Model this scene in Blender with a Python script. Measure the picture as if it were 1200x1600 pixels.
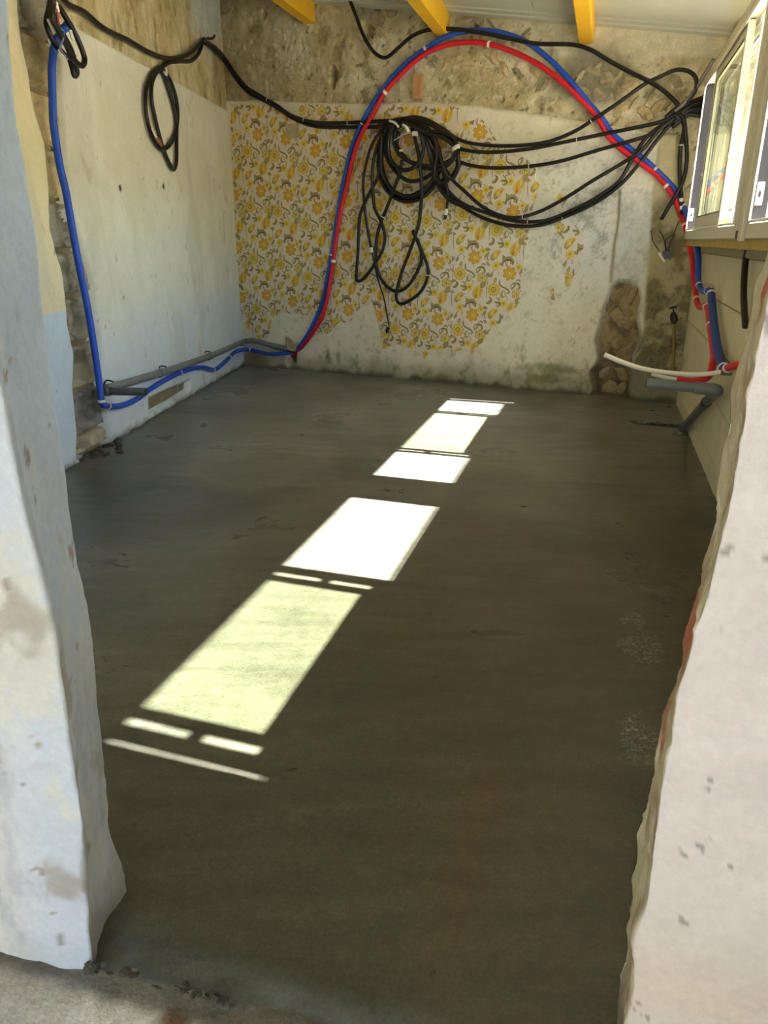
import bpy, math, random
import numpy as np
from mathutils import Vector, Matrix

for o in list(bpy.data.objects):
    bpy.data.objects.remove(o)
SC = bpy.context.scene
COL = SC.collection
random.seed(7)

# ------------------------------------------------------------------ camera
F_PX, PITCH = 1130.0, math.radians(20.6)          # focal length for a 1200 x 1600 frame
cam_d = bpy.data.cameras.new('camera')
cam_d.sensor_fit = 'HORIZONTAL'
cam_d.sensor_width = 36.0
cam_d.lens = 36.0 * F_PX / 1200.0
cam_d.clip_start = 0.02
cam = bpy.data.objects.new('camera', cam_d)
COL.objects.link(cam)
cam.location = (0, 0, 1.0)
cam.rotation_euler = (math.radians(90) - PITCH, 0, 0)
SC.camera = cam

# building axes: U runs along the window wall away from the door, N points out through the windows
AZ = math.radians(16.2)
U = np.array([math.sin(AZ), math.cos(AZ), 0.0])
N = np.array([U[1], -U[0], 0.0])
Z = np.array([0, 0, 1.0])
def W(u, n, z): return U * u + N * n + Z * z

# ------------------------------------------------------------------ sky, sun, exposure
world = bpy.data.worlds.new('sky')
SC.world = world
world.use_nodes = True
wn = world.node_tree
wn.nodes.clear()
sky = wn.nodes.new('ShaderNodeTexSky')
sky.sky_type = 'NISHITA'
sky.sun_disc = False
sky.sun_elevation = math.radians(47.5)
sky.sun_rotation = math.radians(106)
sky.air_density = 1.0
sky.dust_density = 1.0
sky.ozone_density = 1.0
bgn = wn.nodes.new('ShaderNodeBackground')
bgn.inputs['Strength'].default_value = 0.72
won = wn.nodes.new('ShaderNodeOutputWorld')
wn.links.new(sky.outputs[0], bgn.inputs[0])
wn.links.new(bgn.outputs[0], won.inputs[0])

SUN_COT = 0.917
sun_d = bpy.data.lights.new('sun', 'SUN')
sun_d.energy = 57.0
sun_d.angle = math.radians(0.55)
sun_d.color = (1.0, 0.975, 0.93)
sun = bpy.data.objects.new('sun', sun_d)
COL.objects.link(sun)
sdir = Vector(-N * SUN_COT + U * 0.04 - Z)
sun.rotation_euler = sdir.to_track_quat('-Z', 'Y').to_euler()
sun.location = Vector(W(2, 6, 8))

SC.view_settings.view_transform = 'Standard'
SC.view_settings.look = 'None'
SC.view_settings.gamma = 1.0
SC.view_settings.use_curve_mapping = False
SC.view_settings.exposure = 0.62

# ------------------------------------------------------------------ helpers
def lin(r, g, b):
    f = lambda c: c / 12.92 if c <= 0.04045 else ((c + 0.055) / 1.055) ** 2.4
    return np.array([f(r / 255), f(g / 255), f(b / 255)])

_rng = np.random.RandomState(3)
_LAT = _rng.rand(8, 256, 256)
def vnoise(x, y, seed=0):
    L = _LAT[seed % 8]
    x = x + seed * 17.3; y = y + seed * 9.7
    xi = np.floor(x).astype(int); yi = np.floor(y).astype(int)
    fx = x - xi; fy = y - yi
    fx = fx * fx * (3 - 2 * fx); fy = fy * fy * (3 - 2 * fy)
    a = L[xi % 256, yi % 256]; b = L[(xi + 1) % 256, yi % 256]
    c = L[xi % 256, (yi + 1) % 256]; d = L[(xi + 1) % 256, (yi + 1) % 256]
    return (a * (1 - fx) + b * fx) * (1 - fy) + (c * (1 - fx) + d * fx) * fy
def fbm(x, y, seed=0, octv=4, gain=0.5):
    s = 0; a = 1.0; t = 0
    for i in range(octv):
        s = s + a * vnoise(x * 2 ** i, y * 2 ** i, seed + i); t += a; a *= gain
    return s / t - 0.5
def ridged(x, y, seed=0, octv=4):
    s = 0; a = 1.0; t = 0
    for i in range(octv):
        s = s + a * (1 - np.abs(2 * vnoise(x * 2 ** i, y * 2 ** i, seed + i) - 1)); t += a; a *= 0.55
    return s / t
def sstep(a, b, x):
    t = np.clip((x - a) / (b - a), 0, 1)
    return t * t * (3 - 2 * t)
def sdf(poly, x, y):
    """signed distance to a polygon, positive inside"""
    poly = np.asarray(poly, float)
    d = np.full(x.shape, 1e9); ins = np.zeros(x.shape, bool)
    m = len(poly)
    for i in range(m):
        ax, ay = poly[i]; bx, by = poly[(i + 1) % m]
        ex, ey = bx - ax, by - ay
        L2 = ex * ex + ey * ey + 1e-12
        t = np.clip(((x - ax) * ex + (y - ay) * ey) / L2, 0, 1)
        d = np.minimum(d, np.hypot(x - ax - t * ex, y - ay - t * ey))
        if ay != by:
            c = ((ay > y) != (by > y)) & (x < (bx - ax) * (y - ay) / (by - ay) + ax)
            ins ^= c
    return np.where(ins, d, -d)
def dline(pts, x, y):
    d = np.full(x.shape, 1e9)
    for (ax, ay), (bx, by) in zip(pts[:-1], pts[1:]):
        ex, ey = bx - ax, by - ay
        t = np.clip(((x - ax) * ex + (y - ay) * ey) / (ex * ex + ey * ey + 1e-12), 0, 1)
        d = np.minimum(d, np.hypot(x - ax - t * ex, y - ay - t * ey))
    return d
def mixc(a, b, t):
    t = np.asarray(t)[..., None]
    return np.asarray(a) * (1 - t) + np.asarray(b) * t

_S, _C = math.sin(PITCH), math.cos(PITCH)
EYE = np.array([0, 0, 1.0])
def ray(x, y):
    return np.array([x - 600.0, F_PX * _C + (800 - y) * _S, (800 - y) * _C - F_PX * _S])

class Frame:
    """a wall plane: s runs along it, z up, o out of the wall into the room"""
    def __init__(self, O, t, n):
        self.O = np.array([O[0], O[1], 0.0]); self.t = np.array([t[0], t[1], 0.0]); self.n = np.array([n[0], n[1], 0.0])
    def p(self, s, z, o=0.0):
        s = np.asarray(s, float)[..., None]; z = np.asarray(z, float)[..., None]; o = np.asarray(o, float)[..., None]
        return self.O + self.t * s + Z * z + self.n * o
    def sz(self, x, y, o=0.0):
        r = ray(x, y)
        k = ((self.O - EYE) @ self.n + o) / (r @ self.n)
        P = EYE + k * r
        return float((P - self.O) @ self.t), float(P[2])
    def poly(self, pts, o=0.0): return [self.sz(x, y, o) for x, y in pts]
    def at(self, x, y, o=0.0):
        s, z = self.sz(x, y, o)
        return self.p(s, z, o)
def on_floor(x, y, z=0.0):
    r = ray(x, y); return EYE + (z - 1.0) / r[2] * r

BL = np.array([-1.203, 6.247]); BR = np.array([1.938, 4.687])
tb = (BR - BL) / np.linalg.norm(BR - BL); BACKLEN = np.linalg.norm(BR - BL)
FB = Frame(BL, tb, (tb[1], -tb[0]))                                        # back wall
tl = np.array([-1.203 + 1.415, 6.247 - 3.927]); tl /= np.linalg.norm(tl)
LEFTLEN = 5.75
FL = Frame(BL - tl * LEFTLEN, tl, (tl[1], -tl[0]))                         # left wall, s grows away from the door
FR = Frame(W(0, 0.53, 0)[:2], U[:2], -N[:2])                               # window wall, s = u
CEIL0, CEILK = 2.162, 0.179
def zc(n): return CEIL0 - CEILK * n                                        # underside of the lean-to roof

def setmesh(name, V, Fc, mats, parent=None, smooth=False, col=None, fmat=None, uv=None):
    me = bpy.data.meshes.new(name)
    me.from_pydata([tuple(map(float, v)) for v in V], [], [tuple(int(i) for i in f) for f in Fc])
    for m in (mats if isinstance(mats, (list, tuple)) else [mats]): me.materials.append(m)
    if smooth: me.polygons.foreach_set('use_smooth', [True] * len(me.polygons))
    if fmat is not None: me.polygons.foreach_set('material_index', [int(i) for i in fmat])
    if col is not None:
        a = me.color_attributes.new('Col', 'FLOAT_COLOR', 'POINT')
        c4 = np.ones((len(V), 4), np.float32); c4[:, :3] = col
        a.data.foreach_set('color', c4.ravel())
    if uv is not None:
        l = me.uv_layers.new(name='UVMap')
        vi = np.empty(len(me.loops), np.int32); me.loops.foreach_get('vertex_index', vi)
        l.data.foreach_set('uv', np.asarray(uv, np.float32)[vi].ravel())
    me.update()
    o = bpy.data.objects.new(name, me)
    COL.objects.link(o)
    if parent is not None: o.parent = parent
    return o
def gridmesh(name, P, mats, keep=None, parent=None, col=None, smooth=True):
    """P: (a, b, 3) grid of points"""
    a, b = P.shape[:2]
    idx = np.arange(a * b).reshape(a, b)
    q = np.stack([idx[:-1, :-1], idx[1:, :-1], idx[1:, 1:], idx[:-1, 1:]], -1).reshape(-1, 4)
    if keep is not None:
        k = keep.reshape(-1)
        q = q[k[q].any(1)]
    used = np.unique(q); remap = np.full(a * b, -1); remap[used] = np.arange(len(used))
    V = P.reshape(-1, 3)[used]; q = remap[q]
    me = bpy.data.meshes.new(name)
    me.vertices.add(len(V)); me.vertices.foreach_set('co', V.astype(np.float32).ravel())
    me.loops.add(len(q) * 4); me.loops.foreach_set('vertex_index', q.astype(np.int32).ravel())
    me.polygons.add(len(q)); me.polygons.foreach_set('loop_start', np.arange(0, len(q) * 4, 4, dtype=np.int32))
    me.update(calc_edges=True)
    me.polygons.foreach_set('use_smooth', [smooth] * len(q))
    for m in (mats if isinstance(mats, (list, tuple)) else [mats]): me.materials.append(m)
    if col is not None:
        at = me.color_attributes.new('Col', 'FLOAT_COLOR', 'POINT')
        k = col.shape[-1]; c4 = np.ones((len(V), 4), np.float32); c4[:, :k] = col.reshape(-1, k)[used]
        at.data.foreach_set('color', c4.ravel())
    me.validate()
    o = bpy.data.objects.new(name, me); COL.objects.link(o)
    if parent is not None: o.parent = parent
    return o
def tag(o, label=None, cat=None, group=None, kind=None):
    if label: o['label'] = label
    if cat: o['category'] = cat
    if group: o['group'] = group
    if kind: o['kind'] = kind
    return o
def empty(name, loc):
    o = bpy.data.objects.new(name, None); COL.objects.link(o)
    o.location = Vector(loc); o.empty_display_size = 0.05
    bpy.context.view_layer.update()
    return o
def adopt(child, parent):
    """parent without moving (parents here carry only a translation)"""
    child.parent = parent
    child.matrix_parent_inverse = Matrix.Translation(parent.location).inverted()
    return child

class MB:
    """collects boxes, prisms and tubes into one mesh"""
    def __init__(self): self.V = []; self.F = []; self.M = []
    def add(self, V, Fc, m=0):
        b = len(self.V); self.V += [np.asarray(v, float) for v in V]
        self.F += [tuple(i + b for i in f) for f in Fc]; self.M += [m] * len(Fc)
        return self
    def hexa(self, c, m=0):
        """8 corners: bottom loop then top loop"""
        return self.add(c, [(0, 3, 2, 1), (4, 5, 6, 7), (0, 1, 5, 4), (1, 2, 6, 5), (2, 3, 7, 6), (3, 0, 4, 7)], m)
    def box(self, u0, u1, n0, n1, z0, z1, m=0):
        c = [W(u0, n0, z0), W(u1, n0, z0), W(u1, n1, z0), W(u0, n1, z0), W(u0, n0, z1), W(u1, n0, z1), W(u1, n1, z1), W(u0, n1, z1)]
        return self.hexa(c, m)
    def bbox(self, u0, u1, n0, n1, z0, z1, b=0.003, m=0):
        """box with chamfered edges"""
        lo = np.array([u0, n0, z0]); hi = np.array([u1, n1, z1])
        b = min(b, 0.45 * (hi - lo).min())
        V = []; ids = {}
        for i in range(8):
            s = [(i >> k) & 1 for k in range(3)]
            for ax in range(3):
                p = []
                for k in range(3):
                    v = hi[k] if s[k] else lo[k]
                    if k != ax: v += -b if s[k] else b
                    p.append(v)
                ids[(i, ax)] = len(V); V.append(W(*p))
        Fc = []
        for ax in range(3):
            a1, a2 = [k for k in range(3) if k != ax]
            for side in (0, 1):
                q = []
                for (x, y) in ((0, 0), (1, 0), (1, 1), (0, 1)):
                    i = (side << ax) | (x << a1) | (y << a2); q.append(ids[(i, ax)])
                Fc.append(tuple(q))
        for ax in range(3):
            a1, a2 = [k for k in range(3) if k != ax]
            for x in (0, 1):
                for y in (0, 1):
                    i0 = (x << a1) | (y << a2); i1 = i0 | (1 << ax)
                    Fc.append((ids[(i0, a1)], ids[(i1, a1)], ids[(i1, a2)], ids[(i0, a2)]))
        for i in range(8): Fc.append((ids[(i, 0)], ids[(i, 1)], ids[(i, 2)]))
        return self.add(V, Fc, m)
    def fbox(self, fr, s0, s1, z0, z1, o0, o1, m=0):
        c = [fr.p(s0, z0, o0), fr.p(s1, z0, o0), fr.p(s1, z0, o1), fr.p(s0, z0, o1), fr.p(s0, z1, o0), fr.p(s1, z1, o0), fr.p(s1, z1, o1), fr.p(s0, z1, o1)]
        return self.hexa(c, m)
    def tube(self, pts, r, sides=10, res=6, cap=True, m=0, raw=False):
        P = np.asarray(pts, float)
        if not raw: P = spline(P, res)
        rr = np.full(len(P), r) if np.isscalar(r) else np.interp(np.linspace(0, 1, len(P)), np.linspace(0, 1, len(r)), r)
        T = np.gradient(P, axis=0); T /= np.linalg.norm(T, axis=1)[:, None] + 1e-12
        up = np.array([0, 0, 1.0]) if abs(T[0][2]) < 0.9 else np.array([1.0, 0, 0])
        a = np.cross(T[0], up); a /= np.linalg.norm(a)
        V = []; 
        for i in range(len(P)):
            a = a - T[i] * (a @ T[i]); a /= np.linalg.norm(a) + 1e-12
            b = np.cross(T[i], a)
            for k in range(sides):
                th = 2 * math.pi * k / sides
                V.append(P[i] + rr[i] * (math.cos(th) * a + math.sin(th) * b))
        Fc = []
        for i in range(len(P) - 1):
            for k in range(sides):
                k2 = (k + 1) % sides
                Fc.append((i * sides + k, i * sides + k2, (i + 1) * sides + k2, (i + 1) * sides + k))
        if cap:
            Fc.append(tuple(range(sides - 1, -1, -1)))
            e = (len(P) - 1) * sides; Fc.append(tuple(range(e, e + sides)))
        return self.add(V, Fc, m)
    def build(self, name, mats, parent=None, smooth=False, keeppos=False):
        o = setmesh(name, self.V, self.F, mats, None, smooth, fmat=self.M)
        if parent is not None: adopt(o, parent)
        return o
def spline(P, res=6):
    P = np.asarray(P, float)
    if len(P) < 3:
        return np.array([P[0] + (P[-1] - P[0]) * t for t in np.linspace(0, 1, 4)])
    Q = np.vstack([2 * P[0] - P[1], P, 2 * P[-1] - P[-2]])
    out = []
    for i in range(1, len(Q) - 2):
        p0, p1, p2, p3 = Q[i - 1], Q[i], Q[i + 1], Q[i + 2]
        # centripetal spacing keeps tight bends free of overshoot
        d1 = max(np.linalg.norm(p1 - p0), 1e-6) ** 0.5; d2 = max(np.linalg.norm(p2 - p1), 1e-6) ** 0.5; d3 = max(np.linalg.norm(p3 - p2), 1e-6) ** 0.5
        m1 = ((p1 - p0) / d1 - (p2 - p0) / (d1 + d2) + (p2 - p1) / d2) * d2
        m2 = ((p2 - p1) / d2 - (p3 - p1) / (d2 + d3) + (p3 - p2) / d3) * d2
        for t in np.linspace(0, 1, res, endpoint=False):
            t2, t3 = t * t, t * t * t
            out.append((2 * t3 - 3 * t2 + 1) * p1 + (t3 - 2 * t2 + t) * m1 + (-2 * t3 + 3 * t2) * p2 + (t3 - t2) * m2)
    out.append(P[-1])
    return np.array(out)

# ------------------------------------------------------------------ materials
def nodes(m):
    m.use_nodes = True
    return m.node_tree, m.node_tree.nodes['Principled BSDF']
def noise_node(nt, scale, detail=4, rough=0.6, coord=None, dist=0.0):
    n = nt.nodes.new('ShaderNodeTexNoise')
    n.inputs['Scale'].default_value = scale; n.inputs['Detail'].default_value = detail
    n.inputs['Roughness'].default_value = rough; n.inputs['Distortion'].default_value = dist
    if coord is not None: nt.links.new(coord, n.inputs['Vector'])
    return n
def mrange(nt, src, a, b, c, d):
    n = nt.nodes.new('ShaderNodeMapRange')
    n.inputs[1].default_value = a; n.inputs[2].default_value = b; n.inputs[3].default_value = c; n.inputs[4].default_value = d
    nt.links.new(src, n.inputs[0]); return n.outputs[0]
def mat(name, col=None, rough=0.7, var=0.12, vscale=9.0, bump=0.0, bscale=60.0, spec=0.4, metal=0.0, bdist=0.01, attr=False, fine=0.0):
    m = bpy.data.materials.new(name)
    nt, b = nodes(m)
    tc = nt.nodes.new('ShaderNodeTexCoord').outputs['Object']
    n1 = noise_node(nt, vscale, 6, 0.65, tc)
    f = mrange(nt, n1.outputs[0], 0.25, 0.75, 1 - var, 1 + var)
    if fine:
        n3 = noise_node(nt, vscale * 9, 3, 0.6, tc)
        f2 = mrange(nt, n3.outputs[0], 0.3, 0.7, 1 - fine, 1 + fine)
        mm = nt.nodes.new('ShaderNodeMath'); mm.operation = 'MULTIPLY'
        nt.links.new(f, mm.inputs[0]); nt.links.new(f2, mm.inputs[1]); f = mm.outputs[0]
    vm = nt.nodes.new('ShaderNodeVectorMath'); vm.operation = 'SCALE'
    if attr:
        a = nt.nodes.new('ShaderNodeAttribute'); a.attribute_name = 'Col'
        nt.links.new(a.outputs['Color'], vm.inputs[0])
    else:
        vm.inputs[0].default_value = tuple(col)
    nt.links.new(f, vm.inputs['Scale'])
    nt.links.new(vm.outputs[0], b.inputs['Base Color'])
    b.inputs['Roughness'].default_value = rough
    b.inputs['Metallic'].default_value = metal
    b.inputs['Specular IOR Level'].default_value = spec
    if bump:
        n2 = noise_node(nt, bscale, 5, 0.65, tc)
        bp = nt.nodes.new('ShaderNodeBump'); bp.inputs['Strength'].default_value = bump; bp.inputs['Distance'].default_value = bdist
        nt.links.new(n2.outputs[0], bp.inputs['Height']); nt.links.new(bp.outputs[0], b.inputs['Normal'])
    return m
M_rough = mat('rubble_wall_render', rough=0.95, var=0.22, vscale=14, bump=0.9, bscale=45, spec=0.1, attr=True, fine=0.12)
M_plaster = mat('old_lime_plaster', rough=0.85, var=0.06, vscale=7, bump=0.35, bscale=30, spec=0.2, attr=True, fine=0.04)
M_jamb = mat('skimmed_plaster', rough=0.8, var=0.09, vscale=11, bump=0.55, bscale=26, spec=0.25, attr=True, fine=0.045, bdist=0.008)
M_added_wall = mat('added_wall_white', lin(216, 216, 216), rough=0.85, var=0.05, vscale=4, bump=0.2)  # for the added unseen walls before the door
M_block = mat('concrete_block', rough=0.95, var=0.18, vscale=16, bump=0.8, bscale=70, spec=0.1, attr=True, fine=0.15)
M_stone = mat('rubble_stone', lin(168, 158, 132), rough=0.95, var=0.25, vscale=18, bump=0.8, bscale=50, spec=0.1, fine=0.1)
M_stone2 = mat('rubble_stone_ochre', lin(196, 178, 140), rough=0.95, var=0.25, vscale=18, bump=0.8, bscale=50, spec=0.1, fine=0.1)
M_stone3 = mat('earthy_stone', lin(166, 147, 114), rough=0.95, var=0.3, vscale=20, bump=0.9, bscale=45, spec=0.1, fine=0.15)
M_cream = mat('cream_painted_block', lin(212, 204, 172), rough=0.8, var=0.09, vscale=5, bump=0.25, bscale=40, spec=0.25, fine=0.03)
M_mortar = mat('mortar', lin(165, 156, 130), rough=0.95, var=0.15, vscale=20, bump=0.5, spec=0.1)
M_ceil = mat('roof_sheet', lin(198, 200, 184), rough=0.5, var=0.05, vscale=4, bump=0.1, bscale=8, spec=0.4)
M_beam = mat('yellow_timber', lin(232, 178, 40), rough=0.6, var=0.12, vscale=5, bump=0.15, bscale=25, spec=0.3)
M_alu = mat('beige_aluminium', lin(206, 200, 178), rough=0.35, var=0.02, spec=0.5)
M_aluw = mat('white_aluminium', lin(238, 236, 228), rough=0.35, var=0.02, spec=0.5)
M_gasket = mat('black_gasket', lin(32, 30, 34), rough=0.5, var=0.1)
M_lock = mat('white_lock_plate', lin(235, 235, 232), rough=0.3, var=0.02, spec=0.5)
M_screw = mat('steel_screw', lin(150, 150, 150), rough=0.35, metal=0.8)
M_black = mat('black_cable', lin(20, 19, 18), rough=0.42, var=0.15, vscale=30, spec=0.5)
M_tie = mat('white_cable_tie', lin(235, 232, 222), rough=0.5, var=0.03)
M_grey = mat('grey_pvc', lin(120, 124, 124), rough=0.4, var=0.06, spec=0.5)
M_dkgrey = mat('dark_grey_pvc', lin(86, 92, 94), rough=0.4, var=0.06, spec=0.5)
M_bore = mat('pipe_bore', lin(40, 42, 44), rough=0.8)
M_white = mat('white_pex', lin(235, 230, 215), rough=0.35, var=0.03, spec=0.5)
M_brass = mat('tarnished_brass', lin(150, 132, 72), rough=0.5, var=0.2, vscale=20, metal=0.5)
M_iron = mat('rusty_iron', lin(70, 60, 50), rough=0.7, var=0.25, vscale=25, metal=0.3)
M_wood = mat('raw_timber', lin(196, 150, 104), rough=0.8, var=0.2, vscale=22)
M_batten = mat('yellowish_batten', lin(190, 162, 92), rough=0.75, var=0.15, vscale=12)
M_red_out = mat('red_painted_metal', lin(214, 40, 62), rough=0.45, var=0.05, vscale=2)
M_ground = mat('pale_gravel', lin(196, 188, 172), rough=0.95, var=0.15, vscale=6, bump=0.6, bscale=30)
M_rubble = mat('crumbled_screed', lin(84, 80, 68), rough=0.9, var=0.3, vscale=40, bump=0.6, bscale=80)
M_copper = mat('bare_copper', lin(176, 110, 80), rough=0.4, metal=0.7)
M_wblue = mat('blue_wire', lin(90, 130, 180), rough=0.5)
M_wred = mat('red_wire', lin(180, 70, 60), rough=0.5)

def conduit_mat(name, c):
    """ribbed plastic conduit: rings across the run, from the UV length coordinate"""
    m = bpy.data.materials.new(name); nt, b = nodes(m)
    uvn = nt.nodes.new('ShaderNodeTexCoord').outputs['UV']
    wv = nt.nodes.new('ShaderNodeTexWave'); wv.wave_type = 'BANDS'; wv.bands_direction = 'X'
    wv.inputs['Scale'].default_value = 60.0
    nt.links.new(uvn, wv.inputs['Vector'])
    bp = nt.nodes.new('ShaderNodeBump'); bp.inputs['Strength'].default_value = 0.35; bp.inputs['Distance'].default_value = 0.002
    nt.links.new(wv.outputs[0], bp.inputs['Height']); nt.links.new(bp.outputs[0], b.inputs['Normal'])
    tc = nt.nodes.new('ShaderNodeTexCoord').outputs['Object']
    n1 = noise_node(nt, 8, 4, 0.6, tc)
    vm = nt.nodes.new('ShaderNodeVectorMath'); vm.operation = 'SCALE'; vm.inputs[0].default_value = tuple(c)
    nt.links.new(mrange(nt, n1.outputs[0], 0.3, 0.7, 0.9, 1.1), vm.inputs['Scale'])
    nt.links.new(vm.outputs[0], b.inputs['Base Color'])
    b.inputs['Roughness'].default_value = 0.42
    return m
M_blue = conduit_mat('blue_ribbed_conduit', lin(32, 84, 200))
M_red = conduit_mat('red_ribbed_conduit', lin(216, 22, 44))
M_blueins = mat('blue_foam_sleeve', lin(52, 78, 150), rough=0.8, var=0.08)

def glass_mat(name, tint):
    m = bpy.data.materials.new(name); m.use_nodes = True
    nt = m.node_tree; nt.nodes.clear()
    tr = nt.nodes.new('ShaderNodeBsdfTransparent'); tr.inputs[0].default_value = (*tint, 1)
    gl = nt.nodes.new('ShaderNodeBsdfGlossy'); gl.inputs['Roughness'].default_value = 0.01; gl.inputs[0].default_value = (1, 1, 1, 1)
    lw = nt.nodes.new('ShaderNodeLayerWeight'); lw.inputs['Blend'].default_value = 0.5
    pw = nt.nodes.new('ShaderNodeMath'); pw.operation = 'POWER'; pw.inputs[1].default_value = 4.0
    ma = nt.nodes.new('ShaderNodeMath'); ma.operation = 'MULTIPLY_ADD'; ma.inputs[1].default_value = 0.8; ma.inputs[2].default_value = 0.05
    nt.links.new(lw.outputs['Facing'], pw.inputs[0]); nt.links.new(pw.outputs[0], ma.inputs[0])
    mx = nt.nodes.new('ShaderNodeMixShader'); out = nt.nodes.new('ShaderNodeOutputMaterial')
    nt.links.new(ma.outputs[0], mx.inputs[0]); nt.links.new(tr.outputs[0], mx.inputs[1]); nt.links.new(gl.outputs[0], mx.inputs[2])
    nt.links.new(mx.outputs[0], out.inputs[0])
    return m
M_glass = glass_mat('double_glazing', (0.905, 0.925, 0.865))

# wet screed: dark, part glossy, trowel streaks running across the room
def screed_mat():
    m = bpy.data.materials.new('wet_screed'); nt, b = nodes(m)
    a = nt.nodes.new('ShaderNodeAttribute'); a.attribute_name = 'Col'
    tc = nt.nodes.new('ShaderNodeTexCoord').outputs['Object']
    mp = nt.nodes.new('ShaderNodeMapping'); nt.links.new(tc, mp.inputs['Vector'])
    mp.inputs['Rotation'].default_value = (0, 0, math.radians(18)); mp.inputs['Scale'].default_value = (1.0, 5.0, 1)
    st = noise_node(nt, 3.0, 6, 0.62, mp.outputs[0], 0.3)                # long streaks
    bl = noise_node(nt, 1.6, 5, 0.6, tc, 0.4)                            # damp patches
    gr = noise_node(nt, 160, 3, 0.7, tc)                                 # sand grain
    f1 = mrange(nt, st.outputs[0], 0.3, 0.7, 0.78, 1.25)
    f2 = mrange(nt, bl.outputs[0], 0.3, 0.7, 0.75, 1.28)
    md = noise_node(nt, 34, 5, 0.75, tc)                                 # trowel drag
    f3a = mrange(nt, gr.outputs[0], 0.3, 0.7, 0.78, 1.22)
    f3b = mrange(nt, md.outputs[0], 0.3, 0.7, 0.82, 1.18)
    m3 = nt.nodes.new('ShaderNodeMath'); m3.operation = 'MULTIPLY'; nt.links.new(f3a, m3.inputs[0]); nt.links.new(f3b, m3.inputs[1]); f3 = m3.outputs[0]
    m1 = nt.nodes.new('ShaderNodeMath'); m1.operation = 'MULTIPLY'; nt.links.new(f1, m1.inputs[0]); nt.links.new(f2, m1.inputs[1])
    m2 = nt.nodes.new('ShaderNodeMath'); m2.operation = 'MULTIPLY'; nt.links.new(m1.outputs[0], m2.inputs[0]); nt.links.new(f3, m2.inputs[1])
    vm = nt.nodes.new('ShaderNodeVectorMath'); vm.operation = 'SCALE'
    nt.links.new(a.outputs['Color'], vm.inputs[0]); nt.links.new(m2.outputs[0], vm.inputs['Scale'])
    nt.links.new(vm.outputs[0], b.inputs['Base Color'])
    rg = mrange(nt, bl.outputs[0], 0.35, 0.65, 0.38, 0.26)
    st2 = mrange(nt, st.outputs[0], 0.3, 0.7, -0.01, 0.01)
    sm = nt.nodes.new('ShaderNodeMath'); sm.operation = 'ADD'; nt.links.new(rg, sm.inputs[0]); nt.links.new(st2, sm.inputs[1])
    nt.links.new(sm.outputs[0], b.inputs['Roughness'])
    # whitish speckled patches, their area stored in the alpha of the colour
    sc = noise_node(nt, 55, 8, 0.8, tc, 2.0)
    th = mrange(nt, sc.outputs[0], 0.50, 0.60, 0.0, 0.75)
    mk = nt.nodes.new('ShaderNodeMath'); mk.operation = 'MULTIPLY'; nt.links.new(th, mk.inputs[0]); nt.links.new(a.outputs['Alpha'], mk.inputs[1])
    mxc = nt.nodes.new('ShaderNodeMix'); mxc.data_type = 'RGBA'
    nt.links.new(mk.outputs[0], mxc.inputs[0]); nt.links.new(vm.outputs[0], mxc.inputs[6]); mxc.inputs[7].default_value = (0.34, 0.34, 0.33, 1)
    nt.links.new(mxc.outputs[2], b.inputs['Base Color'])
    b.inputs['Specular IOR Level'].default_value = 0.45
    ad = nt.nodes.new('ShaderNodeMath'); ad.operation = 'MULTIPLY_ADD'; ad.inputs[1].default_value = 0.9
    nt.links.new(gr.outputs[0], ad.inputs[0]); nt.links.new(st.outputs[0], ad.inputs[2])
    bp = nt.nodes.new('ShaderNodeBump'); bp.inputs['Strength'].default_value = 0.28; bp.inputs['Distance'].default_value = 0.003
    nt.links.new(ad.outputs[0], bp.inputs['Height']); nt.links.new(bp.outputs[0], b.inputs['Normal'])
    return m
M_screed = screed_mat()

# ================================================================== THE SETTING
FRONT0, FRONT1 = 0.61, 0.74                                              # door wall, outer and inner face along U
def left_n(u):                                                           # N coordinate of the left wall at distance u
    P0 = FL.O[:2] @ U[:2], FL.O[:2] @ N[:2]; d = FL.t[:2] @ U[:2], FL.t[:2] @ N[:2]
    return P0[1] + (u - P0[0]) * d[1] / d[0]
def back_u(n):
    P0 = FB.O[:2] @ U[:2], FB.O[:2] @ N[:2]; d = FB.t[:2] @ U[:2], FB.t[:2] @ N[:2]
    return P0[0] + (n - P0[1]) * d[0] / d[1]

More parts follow.
